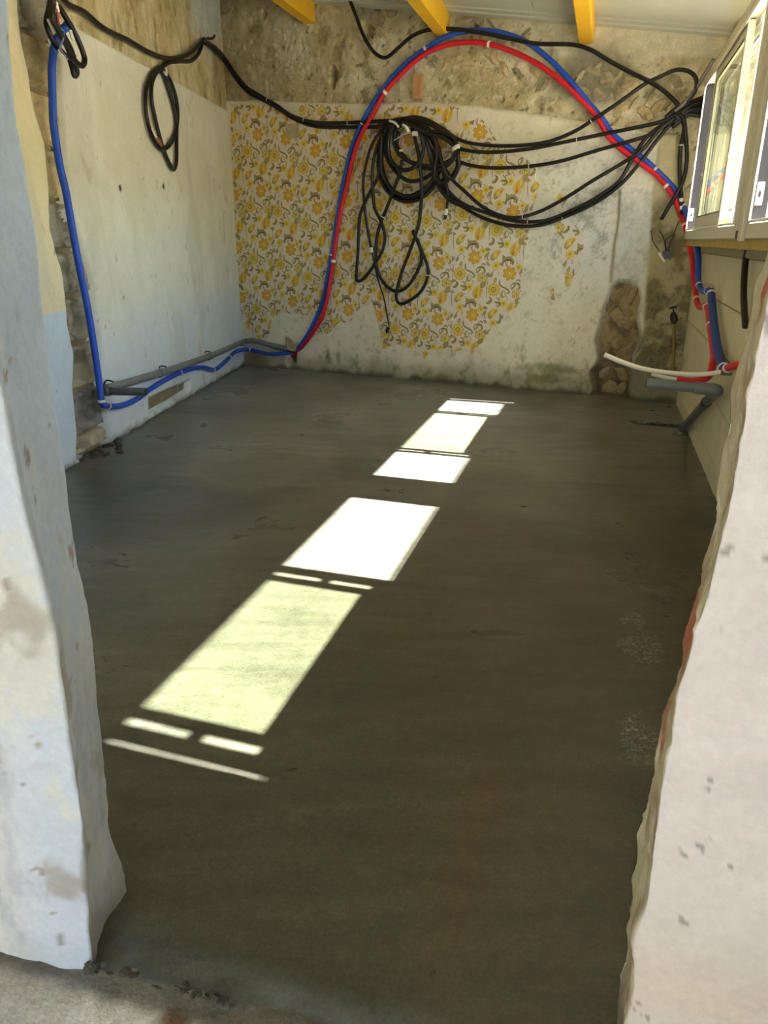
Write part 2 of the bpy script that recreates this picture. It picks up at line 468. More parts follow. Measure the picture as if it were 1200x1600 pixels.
# ---- floor
def build_floor():
    nn = np.arange(-3.0, 0.56, 0.0125); uu = np.arange(0.6, 5.75, 0.0125)
    n, u = np.meshgrid(nn, uu)
    edge = 0.625 + 0.02 * fbm(n * 9, n * 3, 1) + 0.05 * sstep(-0.1, -0.75, n) * 0
    ln = left_n(u); bu = back_u(n)
    h = 0.004 * fbm(n * 1.5, u * 1.5, 2) + 0.0022 * fbm(n * 2, u * 16, 3) + 0.0012 * fbm(n * 30, u * 30, 4)
    # crumbly fillets where the screed meets the walls and the door step
    for d in (n - ln, bu - u, 0.53 - n):
        w = np.exp(-np.clip(d, 0, 9) / 0.03)
        h = h + w * (0.012 * (fbm(n * 22, u * 22, 5) + 0.25))
    lip = sstep(0.06, 0.0, u - edge)
    h = h - lip * 0.03 + lip * 0.03 * fbm(n * 35, u * 35, 1) - 0.05 * sstep(0.0, -0.02, u - edge)
    # the slot left open beside the waste pipe
    a = on_floor(1003, 659); b2 = on_floor(1062, 664)
    dl = dline([(a @ N, a @ U), (b2 @ N, b2 @ U)], n, u)
    slot = sstep(0.065, 0.03, dl + 0.025 * fbm(n * 30, u * 30, 6))
    h = h - 0.07 * slot + 0.02 * slot * fbm(n * 60, u * 60, 2)
    wet = lin(86, 86, 76)
    c = mixc(wet, lin(68, 64, 48), sstep(-1.2, 0.4, n) * 0.85)
    c = mixc(c, lin(126, 126, 118), sstep(2.2, 4.4, u + 0.5 * fbm(n, u, 3)) * 0.7)  # paler far end: wall reflection on the wet floor put into the colour
    q = on_floor(190, 800); e = np.hypot((n - q @ N) / 0.75, (u - q @ U) / 0.45) + 0.5 * fbm(n * 3, u * 3, 2)      # wetter patch by the jamb
    c = mixc(c, lin(74, 76, 74), sstep(1.0, 0.7, e) * 0.75)
    q = on_floor(540, 705); e = np.hypot((n - q @ N) / 0.75, (u - q @ U) / 0.16) + 1.6 * fbm(n * 9, u * 22, 4, 5, 0.7)   # pale trowel swirl
    c = mixc(c, lin(136, 134, 124), sstep(1.1, 0.4, e) * 0.5)
    arc = fbm(n * 1.1 + 0.4 * np.sin(u * 1.3), u * 6, 5)
    c = c * (1 + 0.25 * arc)[..., None]
    c = mixc(c, lin(44, 38, 30), slot)
    q = on_floor(735, 1330)
    rust = np.exp(-(((n - q @ N) + 0.03 * fbm(u * 5, n * 5, 3)) / 0.035) ** 2) * sstep(0.35, 0.1, np.abs(u - q @ U))
    c = mixc(c, lin(92, 70, 44), rust * 0.5)
    pale_area = np.zeros(n.shape)  # area of the whitish speckle, passed on as alpha
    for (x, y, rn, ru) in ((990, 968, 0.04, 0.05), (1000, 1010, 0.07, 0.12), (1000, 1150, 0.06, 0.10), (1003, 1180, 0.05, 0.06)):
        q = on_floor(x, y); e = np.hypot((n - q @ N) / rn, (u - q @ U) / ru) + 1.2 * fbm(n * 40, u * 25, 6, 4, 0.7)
        pale_area = np.maximum(pale_area, sstep(1.0, 0.4, e))
    pale_alpha = pale_area
    c = np.concatenate([c, pale_alpha[..., None]], -1)
    P = U * u[..., None] + N * n[..., None] + Z * h[..., None]
    keep = (n > ln - 0.03) & (u < bu + 0.03) & (n < 0.55) & (u > edge - 0.02)
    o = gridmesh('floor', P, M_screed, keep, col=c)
    tag(o, 'freshly trowelled wet grey screed floor with sunlight patches', kind='structure')
build_floor()

# ---- step at the door: pale broken concrete
def build_step():
    nn = np.arange(-1.6, 1.0, 0.009); uu = np.arange(-0.3, 0.70, 0.009)
    n, u = np.meshgrid(nn, uu)
    h = -0.028 + 0.016 * fbm(n * 6, u * 6, 2, 5) + 0.014 * (ridged(n * 5, u * 5, 4) - 0.6)
    pale = sstep(-0.12, 0.12, fbm(n * 4, u * 4, 6) + 0.2 - 0.25 * sstep(-0.35, 0.0, n))
    c = mixc(lin(156, 142, 120), lin(230, 224, 216), pale)
    c = mixc(c, lin(150, 118, 92), sstep(0.12, 0.3, fbm(n * 9, u * 9, 1)))
    c = mixc(c, lin(84, 78, 64), sstep(0.03, 0.0, 0.60 - u + 0.04 * fbm(n * 12, u * 12, 3)) * 0.8)
    P = U * u[..., None] + N * n[..., None] + Z * h[..., None]
    o = gridmesh('trim_1', P, M_block, col=c)
    tag(o, 'rough broken pale concrete door step in the foreground', kind='structure')
build_step()
g = MB(); g.box(-9, 16, -12, 16, -0.35, -0.12)
tag(g.build('ground', M_ground), 'pale gravel ground outside around the building', kind='structure')

# ---- door wall: two ragged jambs and the wall above the opening
def jamb(name, side, far_prof, near_prof, outer, label):
    zs = np.concatenate([np.arange(-0.06, 1.35, 0.0055), np.arange(1.36, 2.08, 0.02)])
    # plan path: along the outer face to the corner, through the reveal, back along the inner face
    fz = np.array([p[1] for p in far_prof])[::-1]; fn = np.array([p[0] for p in far_prof])[::-1]
    gz = np.array([p[1] for p in near_prof])[::-1]; gn = np.array([p[0] for p in near_prof])[::-1]
    nf = np.interp(zs, fz, fn); ng = np.interp(zs, gz, gn)
    L1 = np.concatenate([np.linspace(1, 0.30, 24), np.linspace(0.30, 0, 60)[1:]])
    rows = []; cols = []
    for z, a, b in zip(zs, nf, ng):
        row = []
        for t in L1: row.append((FRONT0, b + (outer - b) * t, 0))                    # outer face
        for t in np.linspace(0, 1, 28)[1:]: row.append((FRONT0 + (FRONT1 - FRONT0) * t, b + (a - b) * t, 1))
        for t in L1[::-1][1:]: row.append((FRONT1, a + (outer - a) * t, 2))
        rows.append(row)
    R = np.array(rows)                                                               # (z, k, [u, n, part])
    k = np.arange(R.shape[1])[None, :] * np.ones((len(zs), 1)); zz = zs[:, None] * np.ones_like(k)
    u, n, part = R[..., 0].copy(), R[..., 1].copy(), R[..., 2]
    run = np.where(part == 1, u * 1.0, n)                                            # length coordinate for the noise
    # soften the outer corner
    dcor = np.where(part == 0, np.abs(n - ng[:, None]), np.where(part == 1, np.abs(u - FRONT0), 9))
    rnd = (0.018 if side < 0 else 0.006) * sstep(0.05, 0.0, dcor) * (1.0 + 1.2 * fbm(zz * 5, run * 3, 3))
    u = u + np.where(part < 2, rnd, 0) * 0.6; n = n - side * np.where(part < 2, rnd, 0) * 0.5
    relief = 0.009 * fbm(run * 5, zz * 5, 2, 5) + 0.004 * fbm(run * 20, zz * 16, 4, 5, 0.6)
    rough = sstep(0.5, 0.1, zz) * 0.010 * fbm(run * 14, zz * 14, 5, 4)
    u = u + np.where(part == 0, relief + rough, np.where(part == 2, -relief, 0))
    n = n + side * np.where(part == 1, -relief - rough * 1.3 - 0.006 * np.abs(fbm(run * 10, zz * 18, 6)) + (0.012 * fbm(u * 30, zz * 26, 6, 4, 0.7) if side > 0 else 0.004 * fbm(u * 26, zz * 14, 6, 4)), 0)
    P = U * u[..., None] + N * n[..., None] + Z * zz[..., None]
    if side < 0:
        c = mixc(lin(226, 214, 204), lin(216, 220, 228), sstep(0.18, 0.02, np.abs(n - ng[:, None]) * (part == 0) + 0.06 * fbm(run * 6, zz * 4, 1)))
        c = mixc(c, lin(206, 212, 222), (part == 1) * 0.75)  # bluish skylight by the corner and on the reveal painted into the colour
        c = mixc(c, lin(232, 226, 212), sstep(0.0, 0.14, fbm(run * 7, zz * 3.5, 3, 6, 0.7)) * np.where(part == 1, 0.35, 0.75))
        c = mixc(c, lin(184, 186, 190), sstep(0.06, 0.2, fbm(run * 18, zz * 5, 6, 5, 0.7)) * 0.5)
        c = mixc(c, lin(150, 120, 96), sstep(0.23, 0.27, fbm(run * 30, zz * 20, 1, 4, 0.7)) * 0.7)
        c = mixc(c, lin(176, 164, 146), sstep(0.17, 0.3, fbm(run * 15, zz * 10, 5)) * 0.7)
        c = mixc(c, lin(150, 146, 138), sstep(0.14, 0.0, zz + 0.1 * fbm(run * 8, zz * 8, 2)) * (part >= 1) * 0.7)
    else:
        c = mixc(lin(232, 220, 214), lin(228, 210, 192), sstep(0.7, 0.1, zz) * 0.6 + 0 * run)
        c = mixc(c, lin(222, 196, 160), sstep(-0.05, 0.15, fbm(run * 3, zz * 3, 4)) * sstep(0.4, 0.15, zz) * 0.6)
        rv = (part == 1) * 1.0
        c = mixc(c, lin(196, 184, 148), rv * 0.95)
        c = mixc(c, lin(160, 132, 96), rv * sstep(0.0, 0.15, fbm(run * 12, zz * 14, 1, 5, 0.7)) * 0.8)
        c = mixc(c, lin(226, 216, 192), rv * sstep(0.05, 0.15, fbm(run * 16, zz * 18, 4, 5, 0.7)) * 0.8)
        c = mixc(c, lin(120, 106, 96), (part == 0) * sstep(0.235, 0.26, fbm(run * 34, zz * 34, 3, 4, 0.7)) * 0.6)
        br = np.exp(-((zz - 0.625) / 0.05) ** 2) + np.exp(-((zz - 0.51) / 0.025) ** 2) + np.exp(-((zz - 0.955) / 0.07) ** 2) * 1.2 + np.exp(-((zz - 0.20) / 0.03) ** 2) * 0.5
        c = mixc(c, lin(176, 104, 76), np.clip(br, 0, 1) * sstep(0.05, -0.02, np.abs(u - 0.70) - 0.035) * rv * sstep(-0.15, 0.1, fbm(run * 20, zz * 14, 2)))
        c = mixc(c, lin(128, 110, 100), rv * sstep(0.16, 0.08, zz) * 0.8)
    o = gridmesh(name, P, M_jamb, col=c)
    tag(o, label, kind='structure')
    return o
LF = [(-0.60, 2.1), (-0.612, 1.5), (-0.620, 1.232), (-0.631, 1.135), (-0.629, 1.024), (-0.637, 0.940), (-0.642, 0.836), (-0.641, 0.734), (-0.649, 0.588), (-0.641, 0.493), (-0.647, 0.433), (-0.658, 0.322), (-0.661, 0.262), (-0.667, 0.134), (-0.655, 0.034), (-0.662, -0.06)]
LN = [(-0.615, 2.1), (-0.615, 1.0), (-0.607, 0.671), (-0.60, 0.57), (-0.602, 0.469), (-0.617, 0.278), (-0.622, 0.21), (-0.631, 0.113), (-0.642, 0.005), (-0.645, -0.06)]
RF = [(0.136, 2.1), (0.133, 0.987), (0.128, 0.925), (0.126, 0.901), (0.127, 0.870), (0.126, 0.817), (0.130, 0.750), (0.126, 0.711), (0.126, 0.653), (0.123, 0.619), (0.121, 0.549), (0.114, 0.510), (0.113, 0.428), (0.110, 0.349), (0.111, 0.230), (0.112, 0.119), (0.108, 0.09), (0.122, 0.001), (0.122, -0.06)]
RN = [(0.125, 2.1), (0.121, 0.82), (0.121, 0.776), (0.118, 0.752), (0.116, 0.714), (0.106, 0.616), (0.108, 0.553), (0.105, 0.501), (0.110, 0.356), (0.104, 0.294), (0.112, 0.232), (0.115, -0.06)]
jamb('wall_front_left', -1, LF, LN, -2.05, 'pale plastered door jamb with bluish skylight in its colour, left foreground')
jamb('wall_front_right', 1, RF, RN, 0.60, 'pinkish cream plastered door jamb on the right foreground')
hd = MB()
hd.hexa([W(FRONT0, -2.05, 2.03), W(FRONT1, -2.05, 2.03), W(FRONT1, 0.55, 2.03), W(FRONT0, 0.55, 2.03),
         W(FRONT0, -2.05, zc(-2.05)), W(FRONT1, -2.05, zc(-2.05)), W(FRONT1, 0.55, zc(0.55)), W(FRONT0, 0.55, zc(0.55))])
tag(hd.build('wall_front', M_cream), 'plastered wall above the door opening', kind='structure')

# ---- back wall -----------------------------------------------------------
def wall_slab(name, fr, s0, s1, o0, o1, label):
    def top(s, o):
        P = fr.p(s, 0, o); return zc(P @ N)
    b = MB()
    q = [(s0, o0), (s1, o0), (s1, o1), (s0, o1)]
    b.hexa([fr.p(s, -0.1, o) for s, o in q] + [fr.p(s, top(s, o), o) for s, o in q])
    return tag(b.build(name, M_mortar), label, kind='structure')
wall_back = wall_slab('wall_back', FB, -0.3, BACKLEN + 0.3, -0.34, -0.10, 'back wall with torn floral wallpaper and exposed rubble')
wall_left = wall_slab('wall_left', FL, 0.3, LEFTLEN + 0.02, -0.34, -0.10, 'left wall with pale plaster and a chased strip of blocks')

paper_top = FB.poly([(340, 158), (470, 160), (560, 163), (650, 160), (740, 166), (830, 178), (920, 192), (1000, 205), (1032, 214)])
plaster_back_poly = [(-0.1, -0.1)] + [(-0.1, paper_top[0][1])] + paper_top + FB.poly([(1034, 210), (1058, 212), (1068, 300)]) + [(BACKLEN + 0.1, 1.5), (BACKLEN + 0.1, -0.1)]
niche = FB.poly([(953, 448), (965, 438), (985, 437), (1000, 446), (1003, 470), (998, 500), (1003, 530), (990, 560), (984, 600), (982, 640), (925, 640), (927, 600), (922, 580), (934, 560), (930, 530), (938, 505), (942, 480)])
hole1 = FB.poly([(446, 528), (452, 527), (466, 545), (464, 566), (456, 576), (449, 566), (450, 545)])
crack_r = FB.poly([(968, 300), (966, 340), (958, 400), (955, 440)])
seam_r = FB.poly([(1016, 322), (1012, 380), (1006, 450), (1002, 520), (985, 575)])
holes_top = [(520, 120, 7, 17), (575, 52, 9, 12), (412, 22, 5, 7), (740, 38, 10, 6), (585, 12, 9, 6)]
def b_base(s, z):
    h = 0.024 * fbm(s * 5, z * 5, 1, 6, 0.6) + 0.016 * (ridged(s * 10, z * 10, 3) - 0.6) + 0.012 * fbm(s * 34, z * 34, 5, 3) - 0.004
    pt = np.interp(s, [p[0] for p in paper_top], [p[1] for p in paper_top])
    h = np.where(z < pt, h * 0.6 - 0.004, h)
    # flush strip of render under the roof on the right
    sm = sstep(0.0, 0.08, s - 2.45) * sstep(0.0, 0.05, z - (2.02 - 0.08 * (s - 2.5)) + 0.06 * fbm(s * 6, z * 6, 2))
    h = h * (1 - 0.85 * sm) + 0.012 * sm
    h = h - 0.026 * sstep(-0.01, 0.02, sdf(niche, s, z)) + 0.035 * sstep(0, 0.03, sdf(niche, s, z)) * fbm(s * 12, z * 12, 6)
    h = h - 0.12 * sstep(-0.004, 0.012, sdf(hole1, s, z))
    for (x, y, w, hh) in holes_top:
        a, b = FB.sz(x, y); e = np.hypot((s - a) / (w * 0.0045), (z - b) / (hh * 0.0045)) + 0.8 * fbm(s * 25, z * 25, 4)
        h = h - 0.06 * sstep(1.1, 0.7, e)
    return h
def build_back():
    ss = np.arange(-0.04, BACKLEN + 0.05, 0.008); zz = np.arange(-0.03, 2.72, 0.008)
    s, z = np.meshgrid(ss, zz)
    h = b_base(s, z)
    c = mixc(lin(190, 176, 138), lin(216, 206, 176), sstep(-0.12, 0.14, fbm(s * 3, z * 3, 4)))
    c = mixc(c, lin(140, 122, 90), sstep(0.02, 0.2, fbm(s * 9, z * 9, 7, 6, 0.7)) * 0.7)
    c = mixc(c, lin(226, 218, 194), sstep(0.06, 0.16, fbm(s * 11, z * 11, 2, 6, 0.7)) * 0.55)
    c = mixc(c, lin(96, 82, 60), sstep(0.17, 0.24, fbm(s * 26, z * 26, 4, 4, 0.7)) * 0.7)
    c = mixc(c, lin(168, 156, 124), sstep(0.9, 0.1, s) * 0.6)
    c = mixc(c, lin(212, 204, 178), sstep(0.0, 0.1, s - 2.45) * sstep(0.0, 0.05, z - (2.02 - 0.08 * (s - 2.5)) + 0.06 * fbm(s * 6, z * 6, 2)))
    gx = FB.sz(930, 120)
    c = mixc(c, lin(140, 134, 114), sstep(0.32, 0.1, np.hypot((s - gx[0]) * 0.8, (z - gx[1]) * 1.6) + 0.25 * fbm(s * 7, z * 7, 5)))
    c = mixc(c, mixc(lin(168, 148, 112), lin(128, 108, 80), sstep(-0.1, 0.1, fbm(s * 14, z * 14, 5))), sstep(-0.01, 0.02, sdf(niche, s, z)) * 0.9)
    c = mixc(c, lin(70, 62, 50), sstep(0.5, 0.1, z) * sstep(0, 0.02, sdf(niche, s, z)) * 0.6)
    top = zc((FB.p(s, z, h)) @ N)
    P = FB.p(s, z, h)
    keep = (P[..., 2] < top + 0.01)
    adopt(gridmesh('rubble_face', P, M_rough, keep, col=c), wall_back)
    # lime plaster coat
    g = sdf(plaster_back_poly, s, z) + 0.010 * fbm(s * 16, z * 16, 2, 4)
    g = np.minimum(g, -sdf(niche, s, z) + 0.03 * fbm(s * 14, z * 14, 3, 4))
    g = np.minimum(g, -sdf(hole1, s, z) + 0.006 * fbm(s * 30, z * 30, 3))
    relief = 0.006 * fbm(s * 2.5, z * 2.5, 6) + 0.0016 * fbm(s * 20, z * 20, 1)
    rr = sstep(0.0, 0.03, s - np.interp(z, [p[1] for p in seam_r][::-1], [p[0] for p in seam_r][::-1]))
    relief = relief + rr * (0.008 * fbm(s * 18, z * 18, 4) + 0.012)
    ck = dline(crack_r, s + 0.006 * fbm(s * 9, z * 20, 1), z)
    relief = relief - 0.02 * np.exp(-(ck / 0.006) ** 2)
    hp = 0.016 + relief + np.clip(g, -0.05, 0.0) * 2.2 + np.minimum(0, (np.clip(g, 0, 0.012) - 0.012) * 0.5)
    base = mixc(lin(238, 231, 212), lin(230, 223, 205), sstep(-0.1, 0.1, fbm(s * 2, z * 2, 5)))
    c = base
    c = mixc(c, lin(232, 226, 204), sstep(-0.02, 0.14, fbm(s * 4, z * 3, 7)) * 0.7)
    # grey mould blotches on the right, fading out
    mx, mz = FB.sz(930, 350)
    mo = sstep(-0.02, 0.2, fbm(s * 12, z * 12, 1, 6, 0.85) + 0.08 - 0.35 * np.hypot((s - mx) * 0.9, (z - mz) * 0.75))
    c = mixc(c, lin(140, 140, 134), mo * 0.65)
    whit = sstep(0.4, 0.1, np.hypot((s - mx - 0.02) * 1.1, (z - mz) * 0.6) + 0.25 * fbm(s * 6, z * 6, 3))
    c = mixc(c, lin(226, 226, 224), whit * 0.55 * (1 - mo))
    # bluish patched strip beside the corner
    stx = np.interp(z, [p[1] for p in crack_r][::-1], [p[0] for p in crack_r][::-1])
    str_ = sstep(0.0, 0.02, s - stx) * (1 - rr) * sstep(0.66, 0.80, z + 0.06 * fbm(s * 9, z * 9, 4)) * sstep(1.32, 1.22, z + 0.15 * fbm(s * 7, z * 7, 2))
    c = mixc(c, mixc(lin(214, 216, 212), lin(178, 182, 178), sstep(-0.05, 0.2, fbm(s * 15, z * 12, 7, 6, 0.8))), str_ * 0.75)
    # greenish damp render by the corner
    dg = sstep(-0.1, 0.12, fbm(s * 9, z * 9, 2, 5, 0.65))
    c = mixc(c, mixc(lin(176, 166, 130), lin(122, 112, 80), dg), rr * sstep(1.5, 1.15, z) * 0.95)
    c = mixc(c, lin(196, 186, 152), rr * sstep(1.15, 1.35, z))
    sp = sstep(0.2, 0.3, fbm(s * 45, z * 45, 3, 3))
    c = mixc(c, lin(74, 66, 52), sp * rr * sstep(1.0, 0.5, z) * 0.8)
    c = mixc(c, lin(92, 82, 58), rr * sstep(0.0, 0.16, fbm(s * 16, z * 16, 5, 6, 0.85) + 0.12 - 0.3 * z) * 0.6)
    c = mixc(c, lin(178, 170, 140), (1 - rr) * sstep(0.02, 0.22, fbm(s * 20, z * 20, 3, 6, 0.85)) * 0.45)
    # rising damp along the foot of the wall
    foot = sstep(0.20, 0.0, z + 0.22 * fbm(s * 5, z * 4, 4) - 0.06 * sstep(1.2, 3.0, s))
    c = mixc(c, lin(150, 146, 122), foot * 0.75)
    gm = sstep(0.06, 0.3, fbm(s * 10, z * 7, 6, 6, 0.8) + 0.10 - z * 0.65) * sstep(0.5, 0.9, s)
    c = mixc(c, lin(124, 124, 84), gm * 0.7)
    for (x, y, w, hh) in ((515, 560, 0.035, 0.09), (690, 590, 0.10, 0.05), (860, 575, 0.22, 0.05), (850, 590, 0.2, 0.04)):
        a, b = FB.sz(x, y)
        e = np.hypot((s - a) / w, (z - b) / hh) + 1.6 * fbm(s * 16, z * 16, 5, 5, 0.7)
        c = mixc(c, lin(116, 118, 70), sstep(1.2, 0.2, e) * 0.7)
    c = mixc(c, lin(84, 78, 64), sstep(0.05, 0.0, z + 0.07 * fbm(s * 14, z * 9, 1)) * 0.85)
    c = mixc(c, lin(96, 88, 70), sstep(0.02, 0.0, g) * sstep(0.7, 0.3, z) * sstep(2.5, 2.7, s) * 0.6)
    c = mixc(c, lin(150, 118, 84), np.exp(-(ck / 0.010) ** 2) * 0.7)
    # ghost of the paper and dark frame seam on the left foot
    a, b = FB.sz(400, 560)
    c = mixc(c, lin(134, 124, 98), sstep(0.16, 0.06, np.hypot((s - a) * 0.8, (z - b) * 1.8) + 0.12 * fbm(s * 12, z * 12, 2)) * 0.8)
    keep = (g > -0.022) & (FB.p(s, z, hp)[..., 2] < top)
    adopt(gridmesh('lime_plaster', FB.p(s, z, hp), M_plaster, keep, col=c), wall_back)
build_back()

# ---- floral wallpaper: paper strips with the print laid on in flat colours
PAPER = FB.poly([(362, 164), (440, 163), (452, 180), (470, 186), (471, 164), (545, 165), (560, 190), (600, 178), (612, 163), (720, 168), (722, 186), (735, 190), (752, 185), (771, 205), (779, 224), (800, 232), (825, 250), (838, 262), (839, 279),
    (846, 294), (836, 319), (832, 340), (828, 363), (826, 380), (823, 395), (818, 423), (815, 460), (811, 480), (795, 488), (785, 500), (778, 516), (772, 507), (763, 525), (757, 535), (743, 543), (738, 553), (728, 545), (712, 549), (703, 543),
    (682, 550), (663, 562), (660, 545), (650, 540), (640, 545), (625, 537), (613, 540), (598, 548), (597, 528), (590, 493), (583, 470), (563, 483), (550, 502), (532, 505), (513, 522), (497, 521), (490, 503), (483, 493), (463, 490), (443, 489), (427, 497),
    (423, 523), (413, 533), (402, 527), (393, 530), (388, 512), (377, 497), (371, 380), (366, 270)])
PATCH1 = FB.poly([(864, 338), (874, 342), (884, 352), (899, 350), (914, 368), (913, 385), (906, 398), (903, 410), (906, 420), (897, 432), (890, 452), (884, 446), (884, 420), (874, 398), (880, 376), (868, 358)])
PATCH2 = FB.poly([(858, 452), (866, 450), (871, 474), (865, 474)])
PATCH3 = FB.poly([(868, 312), (880, 296), (888, 310), (880, 330), (874, 336)])
SEAMS = [-0.05, 0.618, 1.17, 1.655, 1.885, 2.36, 3.0]
def paper_g(s, z):
    g = sdf(PAPER, s, z)
    for p in (PATCH1, PATCH2, PATCH3): g = np.maximum(g, sdf(p, s, z))
    return g + 0.022 * fbm(s * 22, z * 14, 3, 5, 0.7)
def plaster_o(s, z): return 0.016 + 0.006 * fbm(s * 2.5, z * 2.5, 6) + 0.0016 * fbm(s * 20, z * 20, 1)

M_pg = mat('paper_ground', lin(232, 220, 202), rough=0.75, var=0.05, vscale=6, spec=0.2, fine=0.03)
P_or = mat('print_orange', lin(222, 168, 66), rough=0.75, var=0.08)
P_dor = mat('print_dark_orange', lin(204, 138, 48), rough=0.75, var=0.08)
P_ye = mat('print_yellow', lin(226, 196, 84), rough=0.75, var=0.08)
P_pale = mat('print_pale_yellow', lin(230, 206, 110), rough=0.75, var=0.08)
P_ol = mat('print_olive', lin(172, 156, 100), rough=0.75, var=0.1)
P_br = mat('print_brown', lin(126, 100, 70), rough=0.75, var=0.1)
PMATS = [M_pg, P_or, P_dor, P_ye, P_pale, P_ol, P_br]
OR, DO, YE, PA, OLV, BRN = 1, 2, 3, 4, 5, 6
class Print:
    """2D shapes of one repeat; units of the print are turned into metres on the wall"""
    def __init__(self): self.tris = []
    def poly_fan(self, c, ring, m, lay):
        for i in range(len(ring)):
            self.tris.append((c, ring[i], ring[(i + 1) % len(ring)], m, lay))
    def disc(self, x, y, rx, ry, m, lay, k=14, rot=0):
        ring = [(x + rx * math.cos(a) * math.cos(rot) - ry * math.sin(a) * math.sin(rot), y + rx * math.cos(a) * math.sin(rot) + ry * math.sin(a) * math.cos(rot)) for a in [2 * math.pi * i / k for i in range(k)]]
        self.poly_fan((x, y), ring, m, lay)
    def flower(self, x, y, r, petals, depth, m, lay, ph=0.0):
        k = petals * 6
        ring = []
        for i in range(k):
            a = 2 * math.pi * i / k
            rr = r * (1 - depth + depth * abs(math.cos((a - ph) * petals / 2)) ** 0.6)
            ring.append((x + rr * math.cos(a), y + rr * math.sin(a)))
        self.poly_fan((x, y), ring, m, lay)
    def leaf(self, x, y, L, w, ang, m, lay, out=None):
        if out is not None: self.leaf(x, y, L + 5, w + 4, ang, out, lay - 1)
        ring = []
        for i in range(12):
            t = i / 6.0
            q = t if t <= 1 else 2 - t
            sg = 1 if t <= 1 else -1
            px = (q - 0.5) * L; py = sg * w / 2 * math.sin(math.pi * min(q, 1) ** 0.8)
            ring.append((x + px * math.cos(ang) - py * math.sin(ang), y + px * math.sin(ang) + py * math.cos(ang)))
        self.poly_fan((x, y), ring, m, lay)
    def stroke(self, pts, w0, w1, m, lay):
        P = spline(np.array([(a, b, 0) for a, b in pts]), 5)[:, :2]
        T = np.gradient(P, axis=0); T /= np.linalg.norm(T, axis=1)[:, None] + 1e-9
        nn = np.stack([-T[:, 1], T[:, 0]], 1)
        t = np.linspace(0, 1, len(P))
        w = (w0 + (w1 - w0) * np.sin(math.pi * t)) / 2 * (1.35 if w1 > 4 else 1.7)
        A = P + nn * w[:, None]; B = P - nn * w[:, None]
        for i in range(len(P) - 1):
            self.tris.append((tuple(A[i]), tuple(B[i]), tuple(B[i + 1]), m, lay)); self.tris.append((tuple(A[i]), tuple(B[i + 1]), tuple(A[i + 1]), m, lay))
    def arc(self, x, y, r, a0, a1, w0, w1, m, lay):
        self.stroke([(x + r * math.cos(math.radians(a0 + (a1 - a0) * i / 6)), y + r * math.sin(math.radians(a0 + (a1 - a0) * i / 6))) for i in range(7)], w0, w1, m, lay)
